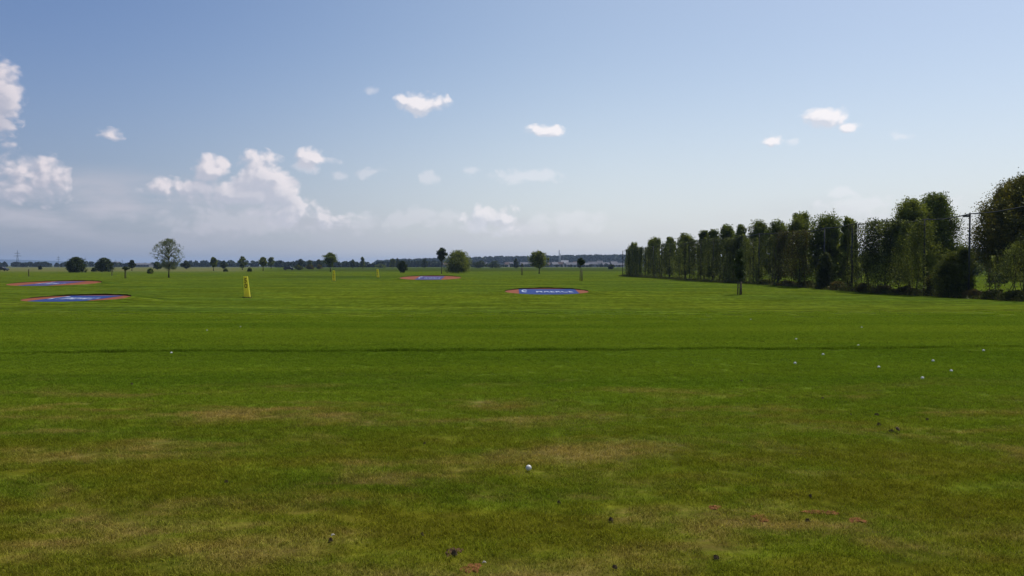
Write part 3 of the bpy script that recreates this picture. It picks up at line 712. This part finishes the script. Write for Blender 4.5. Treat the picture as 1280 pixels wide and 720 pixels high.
MIDS = [
    (165, 338.5, 325.5, 9, .3, 'round', 'dark', 'small round tree left of the airy grey-green tree'),
    (233, 336.5, 326, 12, .1, 'round', 'dark', 'dark round tree just right of the airy grey-green tree'),
    (267, 338.5, 321, 11, .25, 'egg', 'green', 'egg-shaped tree, left of the pair above the 50 marker'),
    (280, 336.5, 326, 9, .1, 'round', 'dark', 'low dark tree between the two egg-shaped trees'),
    (303, 337.5, 320.5, 10, .15, 'egg', 'green', 'egg-shaped pointed tree directly above the 50 marker'),
    (329, 338.5, 321.5, 12, .35, 'round', 'row', 'yellow-green tree, left of a touching pair right of the 50 marker'),
    (339, 335.8, 321, 11, .15, 'egg', 'green', 'dark tree, right of a touching pair right of the 50 marker'),
    (197, 337, 327, 10, .05, 'bush', 'dark', 'dark bush behind the trunk of the airy tree'),
    (376, 335.5, 323.5, 9, .1, 'egg', 'dark', 'pointed tree above the dark parked car'),
    (387, 335.5, 325, 7, .1, 'egg', 'green', 'small tree right of the pointed tree above the parked car'),
    (399, 335.5, 324, 10, .1, 'round', 'dark', 'low round tree left of the tree behind the second marker'),
    (441, 335.5, 324.5, 9, .1, 'egg', 'dark', 'small dark tree between the second and third markers'),
    (453, 335.5, 321, 9, .1, 'cone', 'green', 'pointed light green tree left of the third marker'),
    (491, 335.5, 323, 9, .05, 'round', 'green', 'dark tree left of the egg-shaped conifer bush'),
    (497, 335.5, 322.5, 4, .05, 'column', 'dark', 'thin pointed tree touching the conifer bush'),
    (531, 335.5, 323.5, 9, .05, 'round', 'dark', 'small dark round tree left of the ball-crowned tree'),
    (645, 335.8, 323, 8, .05, 'egg', 'dark', 'dark upright tree right of the long hedge'),
    (764, 336.5, 330.5, 8, 0, 'bush', 'dark', 'small dark bush left of the end of the net fence'),
    (724, 335.8, 323, 8, .1, 'egg', 'dark', 'dark tree behind the round-crowned staked sapling'),
]
for i, (px, pb, pt, w, bs, kd, m_, lb) in enumerate(MIDS):
    nm = 'shrub' if kd == 'bush' else 'broadleaf_tree'
    mid(nm, lb, 'shrub' if kd == 'bush' else 'tree', px, pb, pt, w, bs, kd, 1100, .42, m_, 220 + i, tr=.16, limbs=4, group='scattered trees of the middle distance')
for i, (px, pb, pt, w, m_, lb) in enumerate([
        (600, 335.2, 324.5, 20, 'dark', 'left part of the long dark hedge right of the shaggy bush'), (618, 335.2, 325.5, 22, 'dark', 'right part of the long dark hedge right of the shaggy bush'),
        (188, 342, 336.5, 7, 'green', 'low green bush left of the airy tree'), (373, 337.3, 331, 12, 'vinelight', 'olive bush right of the dark parked car'),
        (388, 336.6, 330.5, 12, 'yellow', 'yellowish bush, left of two'), (399, 336.2, 330.5, 10, 'yellow', 'yellowish bush, right of two'),
        (50, 337, 332.5, 4, 'dark', 'tiny dark bush in the field left of the round bushes'), (117, 339.5, 335.5, 4, 'dark', 'tiny dark bush between the two round bushes'),
        (282, 339.5, 336, 5, 'green', 'tiny bush below the pair of egg-shaped trees'), (312, 339.5, 335, 5, 'green', 'tiny bush just right of the 50 marker top'),
        (476, 334.9, 329.5, 16, 'green', 'low green thicket behind the third marker')]):
    mid('shrub', lb, 'shrub', px, pb, pt, w, 0, 'bush', 1100, .35, m_, 260 + i, group='distant bushes and hedges')

# ------------------------------------------------------------------ far woods, hills
def woods(name, label, pxa, pxb, D0, D1, hfun, n, leaf, m_, seed, crown=9, base_z=lambda x, y: -.5):
    """a far-off wood that reads as one mass: hundreds of crowns, each a cluster of leaf clumps"""
    r = np.random.default_rng(seed); Vs = []
    for k in range(n):
        px = r.uniform(pxa, pxb); D = r.uniform(D0, D1); x = lat(px, D)
        h = max(1.5, hfun(px) / F * D * r.uniform(.5, 1.12)); w = r.uniform(.6, 1.2) * min(crown, h * 1.1)
        nl = 85; t = r.uniform(0, 1, nl); a = r.uniform(0, 6.283, nl); q = r.uniform(.3, 1, nl) ** .5
        rr = w / 2 * np.sqrt(np.clip(1 - (1.9 * t - .9) ** 2, .05, 1)) * q
        zb = base_z(x, D)
        Vs.append(np.stack([x + rr * np.cos(a), D + rr * np.sin(a), zb + h * t], 1))
    P = np.concatenate(Vs); V, Qd = leaf_cloud(P, leaf, r, .8)
    o = mesh_np(name, V, Qd, LF[m_]); tag(o, label, 'woods', kind='stuff'); return o
fl = lambda a: (lambda px: np.interp(px, *a))
woods('distant_woods', 'dark far tree belt along the horizon on the left', -160, 352, 900, 1000, fl(([-160, 0, 60, 110, 150, 170, 230, 260, 350], [5.5, 5.5, 5.5, 6, 5, 4, 6.5, 8, 6])), 300, 2.6, 'far', 1, 9)
woods('distant_woods', 'dark tree belt along the horizon left of the centre', 345, 480, 690, 760, fl(([345, 365, 400, 430, 480], [8, 7, 8.5, 7, 6.5])), 190, 1.9, 'far', 2, 7)
woods('distant_woods', 'mixed tree belt on the horizon behind the ball-crowned tree', 472, 600, 760, 850, fl(([472, 500, 530, 550, 600], [6, 7.5, 7.5, 7, 5])), 300, 2.0, 'far', 3, 7)
ridge = lambda px: float(np.interp(px, [440, 500, 560, 600, 615, 640, 660, 700, 740, 800, 900, 1000, 1400], [0, 2.5, 4, 5, 6.5, 6, 5.5, 7, 8, 8, 7, 6, 5]))
def hill(name, pxs, D, depth, hpx, m_, label=None):
    """a low rise of the land: a closed mound swept along the horizon"""
    vs, fs = [], []; prof = [(0, 0), (.25, .55), (.5, .95), (.7, 1), (1, 0)]
    for px in pxs:
        for (a, b) in prof:
            dd = D + depth * a; vs.append((lat(px, dd), dd, -.6 + b * max(.3, hpx(px)) / F * dd))
    n = len(prof)
    for i in range(len(pxs) - 1):
        for j in range(n - 1): a = i * n + j; fs.append((a, a + n, a + n + 1, a + 1))
    o = mesh_np(name, np.array(vs), np.array(fs), m_, smooth_=True); return tag(o, kind='structure')
HILLM = mat('hill_wood', (.016, .024, .022), .95, .05, var=.4, scale=.02)
hill('hills', list(range(430, 1420, 12)), 1500, 700, ridge, HILLM)
woods('distant_woods', 'long wooded ridge behind the village', 470, 830, 1520, 1800, fl(([470, 520, 600, 830], [6, 6.5, 7, 8])), 1100, 4.2, 'far', 4, 15, base_z=lambda x, y: -.6 + .75 * max(0, (ridge(640 + x / y * F))) / F * y)
woods('distant_woods', 'far woods glimpsed behind the trees beyond the net fence', 880, 1400, 380, 460, fl(([880, 1400], [9, 11])), 380, 1.4, 'far', 5, 8)
hill('hills', list(range(-500, 420, 20)), 6800, 1400, lambda px: float(np.interp(px, [-500, 0, 30, 70, 110, 150, 200, 300, 420], [8, 7.6, 7, 5.6, 4.6, 3.6, 3, 2, .5])), HILLM)

woods('distant_woods', 'garden trees between the village houses', 600, 780, 800, 930, fl(([600, 690, 780], [4.2, 3.6, 4.0])), 90, 1.5, 'far', 9, 6)

# ------------------------------------------------------------------ village, vehicles, pylons
WALLW = mat('render_white', (.24, .24, .245), .9, .2, var=.06); WALLG = mat('render_grey', (.16, .16, .17), .9, .2, var=.06)
ROOFG = mat('roof_grey', (.13, .13, .15), .8, .2, var=.12); ROOFR = mat('roof_brown', (.10, .07, .065), .8, .2, var=.15)
PANE = mat('window_glass', (.03, .035, .04), .15, .6, var=.05)
def house(label, px, D, w, d, h, rh, wall, roof, rz, long_=False):
    o = empty('house', (lat(px, D), D, T(lat(px, D), D)), label, 'house', 'village houses on the horizon', rz)
    m = MB(); m.box(-w / 2, w / 2, -d / 2, d / 2, -.2, h)
    m.add([(-w / 2, -d / 2, h), (-w / 2, d / 2, h), (-w / 2, 0, h + rh)], [(0, 1, 2)]); m.add([(w / 2, -d / 2, h), (w / 2, 0, h + rh), (w / 2, d / 2, h)], [(0, 1, 2)])
    m.build('wall', wall, o)
    m = MB(); e = .5
    for s in (-1, 1):
        a = [(-w / 2 - e, s * (d / 2 + e), h - rh * e / (d / 2) + .02), (w / 2 + e, s * (d / 2 + e), h - rh * e / (d / 2) + .02), (w / 2 + e, 0, h + rh + .02), (-w / 2 - e, 0, h + rh + .02)]
        b_ = [(q[0], q[1], q[2] + .22) for q in a]
        m.add(a + b_, [(0, 1, 2, 3), (4, 5, 6, 7), (0, 1, 5, 4), (1, 2, 6, 5), (3, 0, 4, 7)])
    m.build('roof', roof, o)
    nw = max(2, int(w / 3)); fl_ = 2 if h > 4.5 else 1
    for f_ in range(fl_):
        for k in range(nw):
            xx = -w / 2 + (k + .5) * w / nw; m = MB(); z0 = 1.0 + 2.7 * f_
            m.box(xx - .5, xx + .5, -d / 2 - .03, -d / 2 + .05, z0, z0 + 1.3); m.build('window', PANE, o)
    return o
HS = [(606, 900, 'white house with a grey roof at the right end of the hedge', 8, 4.4, WALLW, ROOFG), (634, 880, 'tiny white house right of the long hedge', 6, 4.4, WALLW, ROOFR),
      (637.5, 930, 'grey-roofed house left of the dark upright tree', 10, 5, WALLG, ROOFG), (654, 900, 'pale house right of the dark upright tree', 9, 4.5, WALLW, ROOFG),
      (693, 850, 'white house below the twin chimneys', 9, 4.6, WALLW, ROOFG), (701, 950, 'grey house right below the twin chimneys', 9, 5.2, WALLG, ROOFR),
      (706, 1000, 'broad white-roofed hall right of the chimneys', 12, 7.4, WALLW, mat('roof_pale', (.36, .36, .38), .7, .3)), (714, 880, 'long pale house in the middle of the village', 16, 4.3, WALLW, ROOFG),
      (720, 960, 'brown-roofed house behind the long pale house', 10, 5.5, WALLG, ROOFR), (731, 850, 'low long house just right of the sapling', 14, 3.6, WALLW, ROOFG),
      (739, 930, 'grey gabled house right of the sapling', 9, 5.4, WALLG, ROOFG), (744, 870, 'small house with a bluish white gable', 8, 5.0, WALLW, ROOFG),
      (750, 960, 'tall pale house in the right half of the village', 9, 6.6, WALLW, ROOFG), (757, 880, 'dull grey house above the small dark bush', 11, 4.2, WALLG, ROOFG),
      (767, 930, 'grey house right above the small dark bush', 11, 5.6, WALLG, ROOFG), (773, 860, 'long low white building touching the net fence end', 18, 3.6, WALLW, ROOFG),
      (686, 880, 'small white house right of the spreading young tree', 8, 4.0, WALLW, ROOFR), (662, 940, 'grey house behind the spreading young tree', 10, 4.8, WALLG, ROOFG)]
for i, (px, D, lb, w, h, wa, ro) in enumerate(HS): house(lb, px, D, w * .7, 7, h * .62, h * .38 + .6, wa, ro, (i % 5 - 2) * .16)
hs = house('white house between the ball-crowned tree and the shaggy bush', 558, 740, 6, 6, 2.6, 1.4, WALLW, ROOFR, .3)
house('long grey farm hall left of the airy tree', 177, 880, 22, 12, 2.6, 1.4, WALLG, ROOFG, 0)
house('pale high building far behind the round bushes', 146, 980, 7, 8, 4.6, 1.6, WALLG, ROOFG, .1)
# twin chimneys and a mast above the village
for px, D, h_, r_, lb, col_ in ((699.0, 1300, 26.5, .9, 'pale tall chimney above the village', (.45, .45, .45)), (700.6, 1310, 21, .7, 'shorter pale chimney beside the tall chimney', (.42, .42, .42))):
    p = MB(); p.tube([(0, 0, -1), (0, 0, h_ * .5), (0, 0, h_)], [r_ * 1.2, r_, r_ * .8], 12)
    o = p.build('chimney_stack', mat('concrete', col_, .9, .1, var=.1), sm=True); o.location = (lat(px, D), D, 0); tag(o, lb, 'chimney')
p = MB(); p.tube([(0, 0, 0), (0, 0, 12), (0, 0, 15.5)], [.9, .7, .1], 8)
o = p.build('church_spire', ROOFG, sm=False); o.location = (lat(703.6, 1200), 1200, 0); tag(o, 'dark thin spire right of the pale chimneys', 'spire')

def pylon(label, px, D, H):
    o = empty('power_pylon', (lat(px, D), D, -.5), label, 'pylon', 'power line pylons on the left horizon', .5)
    m = MB()
    for sx in (-1, 1):
        for sy in (-1, 1): m.tube([(sx * H * .07, sy * H * .07, 0), (sx * H * .022, sy * H * .022, H * .62), (0, 0, H)], [.28, .2, .14], 4)
    for k in range(9):
        z0 = H * .07 * k; z1 = H * .07 * (k + 1); a = H * (.07 - .048 * k / 9); b2 = H * (.07 - .048 * (k + 1) / 9)
        for s in (-1, 1):
            m.tube([(-a, s * a, z0), (b2, s * b2, z1)], [.1, .1], 4); m.tube([(s * a, -a, z0), (s * b2, b2, z1)], [.1, .1], 4)
    m.build('mast', WIRE, o)
    for f_, w in ((.62, .20), (.78, .15)):
        m = MB(); m.tube([(-H * w, 0, H * f_), (0, 0, H * (f_ + .03)), (H * w, 0, H * f_)], [.14, .3, .14], 4); m.tube([(-H * w, 0, H * f_), (H * w, 0, H * f_)], [.14, .14], 4)
        m.build('crossarm', WIRE, o)
    return o
pylon('tallest and nearest pylon at the far left', 22.3, 1250, 26.5); pylon('second pylon, left of the round bushes', 73.3, 1700, 23)
pylon('faint pylon between the two round bushes', 107, 2300, 27); pylon('faint small pylon just right of the round bushes', 144.5, 2600, 23); pylon('faint small pylon left of the small round tree', 153, 2500, 21)

def car(label, px, py, paint, rz, van=False):
    x, y, z = at(px, py); o = empty('parked_car', (x, y, z), label, 'car', 'cars far out at the field edge', rz)
    prof = [(-2.1, .35), (-2.15, .75), (-1.75, .95), (-1.15, 1.42), (.55, 1.45), (1.15, .98), (2.0, .85), (2.15, .5), (2.1, .35)]
    m = MB(); n = len(prof)
    m.add([(a, -.85, b) for a, b in prof] + [(a, .85, b) for a, b in prof], [tuple(range(n))[::-1], tuple(range(n, 2 * n))] + [(i, (i + 1) % n, n + (i + 1) % n, n + i) for i in range(n)])
    ob = m.build('body', paint, o); bv = ob.modifiers.new('b', 'BEVEL'); bv.width = .08; bv.segments = 2
    m = MB()
    for s in (-1, 1): m.add([(-1.3, s * .86, .98), (-.95, s * .86, 1.34), (.45, s * .86, 1.36), (.85, s * .86, .98)], [(0, 1, 2, 3)])
    m.build('side_window', PANE, o)
    for wx in (-1.35, 1.35):
        for s in (-1, 1):
            m = MB(); m.tube([(wx, s * .72, .32), (wx, s * .9, .32)], [.32, .32], 14); m.build('wheel', BLK, o)
    return o
CARK = mat('paint_dark', (.012, .013, .018), .3, .5, var=.05); CARW = mat('paint_white', (.7, .7, .7), .3, .5, var=.03)
car('dark parked car left of the olive bush', 361, 337.6, CARK, .1)
car('dark car cut by the left edge of the photo', 2.5, 338.6, CARK, .05)
car('white car half behind the airy tree', 196, 335.9, CARW, -.5)

# ------------------------------------------------------------------ target greens: tilted discs set in the turf
def plain(name, col, rough=.85): return mat(name, col, rough, .15, var=.12, scale=2)
RED = plain('target_red_surface', (.21, .058, .022)); BLUE = plain('target_blue_sheet', (.012, .038, .17)); WHITE = plain('target_white_letters', (.40, .46, .60))
PURP = plain('target_faded_blue', (.05, .045, .15)); EARTH = mat('cut_earth', (.030, .020, .012), .95, .05, var=.4, scale=20, bump=.6)
def disc(n, rx, ry, x0=-9e9, x1=9e9):
    return None
def target(label, px, py, rpx, ypx, blue, roll=0.0, textx=0, faded=False):
    x, y, z = at(px, py); rx = rpx / F * y; ry = rx * .98
    o = empty('target_green', (x, y, z + .055), label, 'target', 'round target greens with blue sheets')
    flat = ypx / F * y                       # half height on screen expressed in metres
    tilt = max(.004, (flat - ry * (2.0 / y)) / ry)   # slope towards the player
    pl = lambda a, b_, c=0: (a, b_, tilt * b_ + roll * a + tilt * ry * .95 + abs(roll) * rx * .95 + c)
    N = 64; m = MB()
    ring = [(rx * math.cos(2 * math.pi * k / N), ry * math.sin(2 * math.pi * k / N)) for k in range(N)]
    m.add([pl(0, 0)] + [pl(a, b_) for a, b_ in ring], [(0, 1 + k, 1 + (k + 1) % N) for k in range(N)])
    m.build('red_surface', RED, o)
    # blue sheet across the middle, cut by the round edge
    m = MB(); xb0, xb1 = blue[0] * rx, blue[1] * rx; K = 28; top, bot = [], []
    for k in range(K + 1):
        a = xb0 + (xb1 - xb0) * k / K; h = ry * math.sqrt(max(0, 1 - (a / rx) ** 2)) * .985; top.append(pl(a, min(h, ry * .78), .012)); bot.append(pl(a, -min(h, ry * .97), .012))
    m.add(bot + top, [(k, k + 1, K + 2 + k, K + 1 + k) for k in range(K)])
    m.build('blue_sheet', PURP if faded else BLUE, o)
    # lettering and emblem painted on the sheet
    Mx = Matrix(((1, 0, 0, 0), (0, 1, 0, 0), (roll, tilt, 1, tilt * ry * .95 + abs(roll) * rx * .95 + .022), (0, 0, 0, 1)))
    cu = bpy.data.curves.new('lettering', 'FONT'); cu.body = 'MAERCE'; cu.align_x = 'CENTER'; cu.align_y = 'CENTER'; cu.size = 1; cu.offset = .012; cu.space_character = 1.12
    cu.materials.append(WHITE); to = link(bpy.data.objects.new('lettering', cu)); to.parent = o
    sx = (xb1 - xb0) * .72 / 4.6; cxm = xb0 + (xb1 - xb0) * .60
    to.matrix_parent_inverse = Matrix.Identity(4); to.matrix_basis = Mx @ Matrix.Translation((cxm, -ry * .12, 0)) @ Matrix.Diagonal((sx, ry * 1.05, 1, 1))
    # the matrix holds a shear: bake it into a mesh instead
    dg = bpy.context.evaluated_depsgraph_get(); me = bpy.data.meshes.new_from_object(to.evaluated_get(dg)); me.transform(to.matrix_basis)
    bpy.data.objects.remove(to); me.materials.clear(); me.materials.append(WHITE)
    to = link(bpy.data.objects.new('lettering', me)); to.parent = o
    m = MB(); ex = xb0 + (xb1 - xb0) * .10; w_ = (xb1 - xb0)
    pts = [(ex + w_ * .055 * math.cos(t), ry * (.10 + .42 * math.sin(t))) for t in np.linspace(.6, 5.4, 14)]
    ins = [(ex + w_ * .030 * math.cos(t), ry * (.10 + .24 * math.sin(t))) for t in np.linspace(.6, 5.4, 14)]
    m.add([pl(a, b_, .022) for a, b_ in pts] + [pl(a, b_, .022) for a, b_ in ins], [(k, k + 1, 15 + k, 14 + k) for k in range(13)])
    m.build('emblem', WHITE, o)
    # cut edge of the surrounding turf, highest at the back
    m = MB(); N = 72; r0, r1, r2, r3 = [], [], [], []
    for k in range(N):
        a = 2 * math.pi * k / N; c_, s_ = math.cos(a), math.sin(a)
        up = max(.0,   .032 + .055 * s_ + .010 * math.sin(a * 9) + .008 * math.sin(a * 23)); up = up if s_ > -.35 else 0.012
        zb = pl(rx * c_, ry * s_)[2]
        r0.append((rx * c_ * .995, ry * s_ * .995, zb - .01)); r1.append((rx * c_ * 1.005, ry * s_ * 1.005, zb + up)); r2.append((rx * c_ * 1.05, ry * s_ * 1.06, zb + up * .9))
        wx, wy = rx * c_ * 1.05 + 1.9 * c_, ry * s_ * 1.06 + 2.6 * s_; r3.append((wx, wy, T(x + wx, y + wy) - z - .05))
    m.add(r0 + r1, [(k, (k + 1) % N, N + (k + 1) % N, N + k) for k in range(N)], 0)
    m.add(r1 + r2, [(k, (k + 1) % N, N + (k + 1) % N, N + k) for k in range(N)], 1)
    m.add(r2 + r3, [(k, (k + 1) % N, N + (k + 1) % N, N + k) for k in range(N)], 1)
    m.build('turf_edge', [EARTH, TURF], o)
    return o
target('nearest target green in the centre, orange-red disc with blue lettered sheet', 683.5, 367.3, 52, 3.9, (-.67, .73))
target('second nearest target green at the left, long blue lettered sheet', 96.5, 376.0, 61, 4.4, (-.54, .58), roll=.004)
target('far left target green with narrow purplish sheet', 69, 356.8, 52, 3.2, (-.36, .34), roll=.001, faded=True)
target('farthest target green, left of centre below the ball-crowned tree', 538, 349.6, 38, 2.6, (-.42, .42), roll=.0, faded=True)

# ------------------------------------------------------------------ yellow distance markers
def marker(label, px, py, digits, H=1.34, rz=0.0, lean=0.0):
    x, y, z = at(px, py); o = empty('distance_marker', (x, y, z), label, 'distance marker', 'yellow distance markers', rz)
    wb, wt_, db, dt = .19, .13, .08, .055
    vs = [(-wb, -db, 0), (wb, -db, 0), (wb, db, 0), (-wb, db, 0), (-wt_, -dt, H), (wt_, -dt, H), (wt_, dt, H), (-wt_, dt, H)]
    vs = [(a + lean * c, b_, c) for a, b_, c in vs]
    m = MB(); m.add(vs, [(0, 3, 2, 1), (4, 5, 6, 7), (0, 1, 5, 4), (1, 2, 6, 5), (2, 3, 7, 6), (3, 0, 4, 7)])
    ob = m.build('panel', YEL, o); bv = ob.modifiers.new('b', 'BEVEL'); bv.width = .012; bv.segments = 2
    m = MB(); m.box(-wb - .08, wb + .03, -db - .06, db + .06, -.05, .035); m.build('base', BLK, o)
    n = len(digits); dh = min(.34, .92 / n)
    slope = (db - dt) / H
    for k, ch in enumerate(digits):
        zc = H - .10 - dh * (k + .5) * (1.0)
        cu = bpy.data.curves.new('numeral', 'FONT'); cu.body = ch; cu.align_x = 'CENTER'; cu.align_y = 'CENTER'; cu.size = dh * (1.15 if n < 3 else 1.0); cu.extrude = .004; cu.offset = dh * .022
        cu.materials.append(BLK); tmp = link(bpy.data.objects.new('numeral', cu)); me = bpy.data.meshes.new_from_object(tmp.evaluated_get(bpy.context.evaluated_depsgraph_get())); bpy.data.objects.remove(tmp); to = link(bpy.data.objects.new('numeral', me)); to.parent = o
        to.location = (lean * zc, -(db - slope * zc) - .006, zc); to.rotation_euler = (math.pi / 2 - math.atan(slope), 0, 0)
    return o
marker('nearest yellow marker with a black 5 above a 0', 309, 372, '50', 1.33, -.16, -.08)
marker('second yellow marker, smaller, numbered 100, below the round-crowned tree', 417.3, 351.3, '100', 1.34, .05, .0)
marker('farthest and smallest yellow marker, numbered 150', 472.5, 347.0, '150', 1.34, -.1, -.05)

# ------------------------------------------------------------------ balls, divots, clods
def ico(r, sub=3):
    import bmesh
    bm = bmesh.new(); bmesh.ops.create_icosphere(bm, subdivisions=sub, radius=r); me = bpy.data.meshes.new('golf_ball'); bm.to_mesh(me); bm.free()
    me.polygons.foreach_set('use_smooth', [True] * len(me.polygons)); return me
BM_ = bpy.data.materials.new('ball_dimpled'); BM_.use_nodes = True; t = NT(BM_.node_tree); b = t.n['Principled BSDF']
b.inputs['Base Color'].default_value = (.62, .61, .56, 1); b.inputs['Roughness'].default_value = .35
vo = t.node('ShaderNodeTexVoronoi'); vo.inputs['Scale'].default_value = 260; t.l.new(t.node('ShaderNodeTexCoord').outputs['Object'], vo.inputs['Vector'])
bn = t.node('ShaderNodeBump'); bn.inputs['Strength'].default_value = .6; bn.inputs['Distance'].default_value = .001; t.l.new(vo.outputs['Distance'], bn.inputs['Height']); t.l.new(bn.outputs[0], b.inputs['Normal'])
ballme = ico(.0213, 4); ballme.materials.append(BM_)
def ball(px, py, label, sc=1.0):
    x, y, z = at(px, py); o = link(bpy.data.objects.new('golf_ball', ballme)); o.location = (x, y, z + .0213 + (.006 if py > 580 else -.010)); o.scale = (sc, sc, sc)
    tag(o, label, 'golf ball', 'golf balls lying on the grass')
ball(661, 591.5, 'nearest white golf ball, alone in the middle foreground')
for px, py, lb in [(995, 455.5, 'white golf ball left of the cluster on the right'), (1030, 444.5, 'white golf ball just this side of the dark lip, right of centre'), (1100, 460.5, 'white golf ball in the middle of the right cluster'),
                   (1155, 474.5, 'lowest white golf ball of the right cluster'), (1168, 452.5, 'topmost white golf ball of the right cluster'), (1191, 465.5, 'rightmost white golf ball of the cluster'),
                   (1231, 439.5, 'white golf ball at the dark lip near the right edge'), (213, 442.5, 'white golf ball at the dark lip on the left'), 
                   (1074, 433, 'white golf ball beyond the dark lip on the right'), (996, 425, 'white golf ball farther beyond the dark lip on the right'), (300, 409.5, 'far white golf ball on the left half, right of two'),
                   (258, 414, 'far white golf ball on the left half, left of two'),  
                   (939, 400, 'far white golf ball in front of the net fence, left one'), (1078, 410, 'far white golf ball in front of the net fence, right one')]:
    ball(px, py, lb, 1.0 if py > 420 else 1.0)
def soil(px, py, w, d, label, m_=SOIL, h=.010, nm='divot', seed=0):
    """a bare scuffed spot: an irregular crumbly pad"""
    x, y, z = at(px, py); r = np.random.default_rng(900 + seed); N = 26; R = 5; vs = [(0, 0, h)]; fs = []
    ph = r.uniform(0, 6, 4)
    for j in range(1, R + 1):
        for k in range(N):
            a = 2 * math.pi * k / N; q = j / R
            e = 1 + .22 * math.sin(2 * a + ph[0]) + .18 * math.sin(3 * a + ph[1]) + .14 * math.sin(7 * a + ph[2]) + .10 * r.normal()
            vs.append((w / 2 * q * e * math.cos(a), d / 2 * q * e * math.sin(a), h * (1 - q ** 2) + r.normal() * h * .35 * (q < 1) + (.004 if q < 1 else -.004)))
    for k in range(N): fs.append((0, 1 + k, 1 + (k + 1) % N))
    for j in range(R - 1):
        for k in range(N):
            a = 1 + j * N + k; b_ = 1 + j * N + (k + 1) % N; fs.append((a, b_, b_ + N)); fs.append((a, b_ + N, a + N))
    m = MB(); m.add(vs, fs); o = m.build(nm, m_); o.location = (x, y, z + (.0 if nm == 'divot' else .011))
    tag(o, label, nm.replace('_', ' '), {'divot': 'bare scuffed soil spots', 'soil_clod': 'dark clods on the grass'}.get(nm)); return o
for i, (px, py, w, d, lb) in enumerate([(895, 637.5, .085, .09, 'small reddish bare spot, leftmost of the row on the right'), (953, 651, .11, .13, 'bright reddish bare spot, second from the left of the row'),
        (1020, 644, .13, .10, 'reddish bare spot left in the touching pair on the right'), (1041, 645, .10, .09, 'paler bare spot right in the touching pair on the right'),
        (1076, 654, .09, .13, 'brown bare spot, rightmost of the row'), (588, 716.5, .12, .12, 'brown bare spot at the bottom edge of the photo'), (566, 694, .10, .12, 'brown bare spot with dark hole near the bottom edge')]):
    soil(px, py, w, d, lb, SOIL if i < 6 else mat('brown_soil', (.09, .05, .03), .95, .05, var=.5, scale=50, bump=1), .004, 'divot', i)
for i, (px, py, w, d, h, lb) in enumerate([(567, 699, .055, .05, .03, 'black clod in the brown spot near the bottom edge'), (765, 656, .055, .04, .022, 'black clod right of the middle near the bottom'), (699, 633, .03, .03, .018, 'tiny dark clod below and right of the nearest ball'),
        (1066, 521, .04, .03, .02, 'small dark clod, leftmost of four on the right'), (1098, 521, .07, .04, .025, 'dark clod, upper of two, on the right'), (1101, 534, .07, .04, .03, 'dark clod, lower of two, on the right'),
        (1117, 542, .08, .04, .02, 'dark clod joined to a light one on the right'), (928, 478, .06, .05, .02, 'small dark clod in the middle right'), (1030, 500, .05, .05, .02, 'faint dark clod above four on the right'),
        (1016, 625, .035, .03, .016, 'tiny dark clod above the touching bare spots'), (1013, 657.5, .05, .04, .02, 'dark clod below the touching bare spots'), (898, 704, .06, .05, .018, 'dark clod near the bottom edge on the right'),
        (280, 607, .04, .03, .018, 'tiny dark clod in the left foreground'), (411, 682.5, .035, .03, .02, 'dark clod beside a pale chip in the left foreground'), (527, 675, .03, .03, .015, 'tiny dark clod left of the brown spot'), (530, 558, .03, .03, .015, 'tiny dark clod above and left of the nearest ball'),
        (1162, 527, .05, .04, .018, 'small dark clod, rightmost of the four on the right'), (163, 482, .05, .04, .025, 'dark clod with a twig in the left middle'), (770, 717, .05, .04, .015, 'dark clod at the bottom edge right of the middle')]):
    soil(px, py, w * .52, d * .6, lb, CLOD, h * .45, 'soil_clod', 40 + i)
for i, (px, py, w, lb) in enumerate([(605, 716, .010, 'white chip beside the brown spot at the bottom edge'), (414, 681, .011, 'pale chip beside a dark clod in the left foreground'), (1125, 543, .03, 'pale brown chip right of a dark clod')]):
    x, y, z = at(px, py); m = MB(); m.tube([(-w, 0, .0), (-w * .3, w * .3, w * .5), (w * .4, .0, w * .5), (w, -w * .3, w * .2)], [w * .15, w * .5, w * .4, w * .1], 7)
    o = m.build('wood_chip', mat('chip', (.5, .45, .38) if i < 2 else (.13, .09, .05), .8, .2)); o.location = (x, y, z + .03); o.rotation_euler = (0, 0, i * .8); tag(o, lb, 'chip')

# ------------------------------------------------------------------ the air
HAZE = 1.2e-4
if HAZE:
    m = MB(); m.box(-9600, 9600, -70, 9600, -1.6, 75); hz_o = m.build('haze', None or bpy.data.materials.new('haze_air')); hm = hz_o.data.materials[0]; hm.use_nodes = True; hm.node_tree.nodes.clear()
    t = NT(hm.node_tree); out = t.node('ShaderNodeOutputMaterial'); pv = t.node('ShaderNodeVolumePrincipled')
    pv.inputs['Color'].default_value = (.50, .68, 1.0, 1); pv.inputs['Density'].default_value = HAZE; pv.inputs['Anisotropy'].default_value = .2
    t.l.new(pv.outputs[0], out.inputs['Volume']); tag(hz_o, 'thin summer haze over the plain', 'haze', kind='stuff')
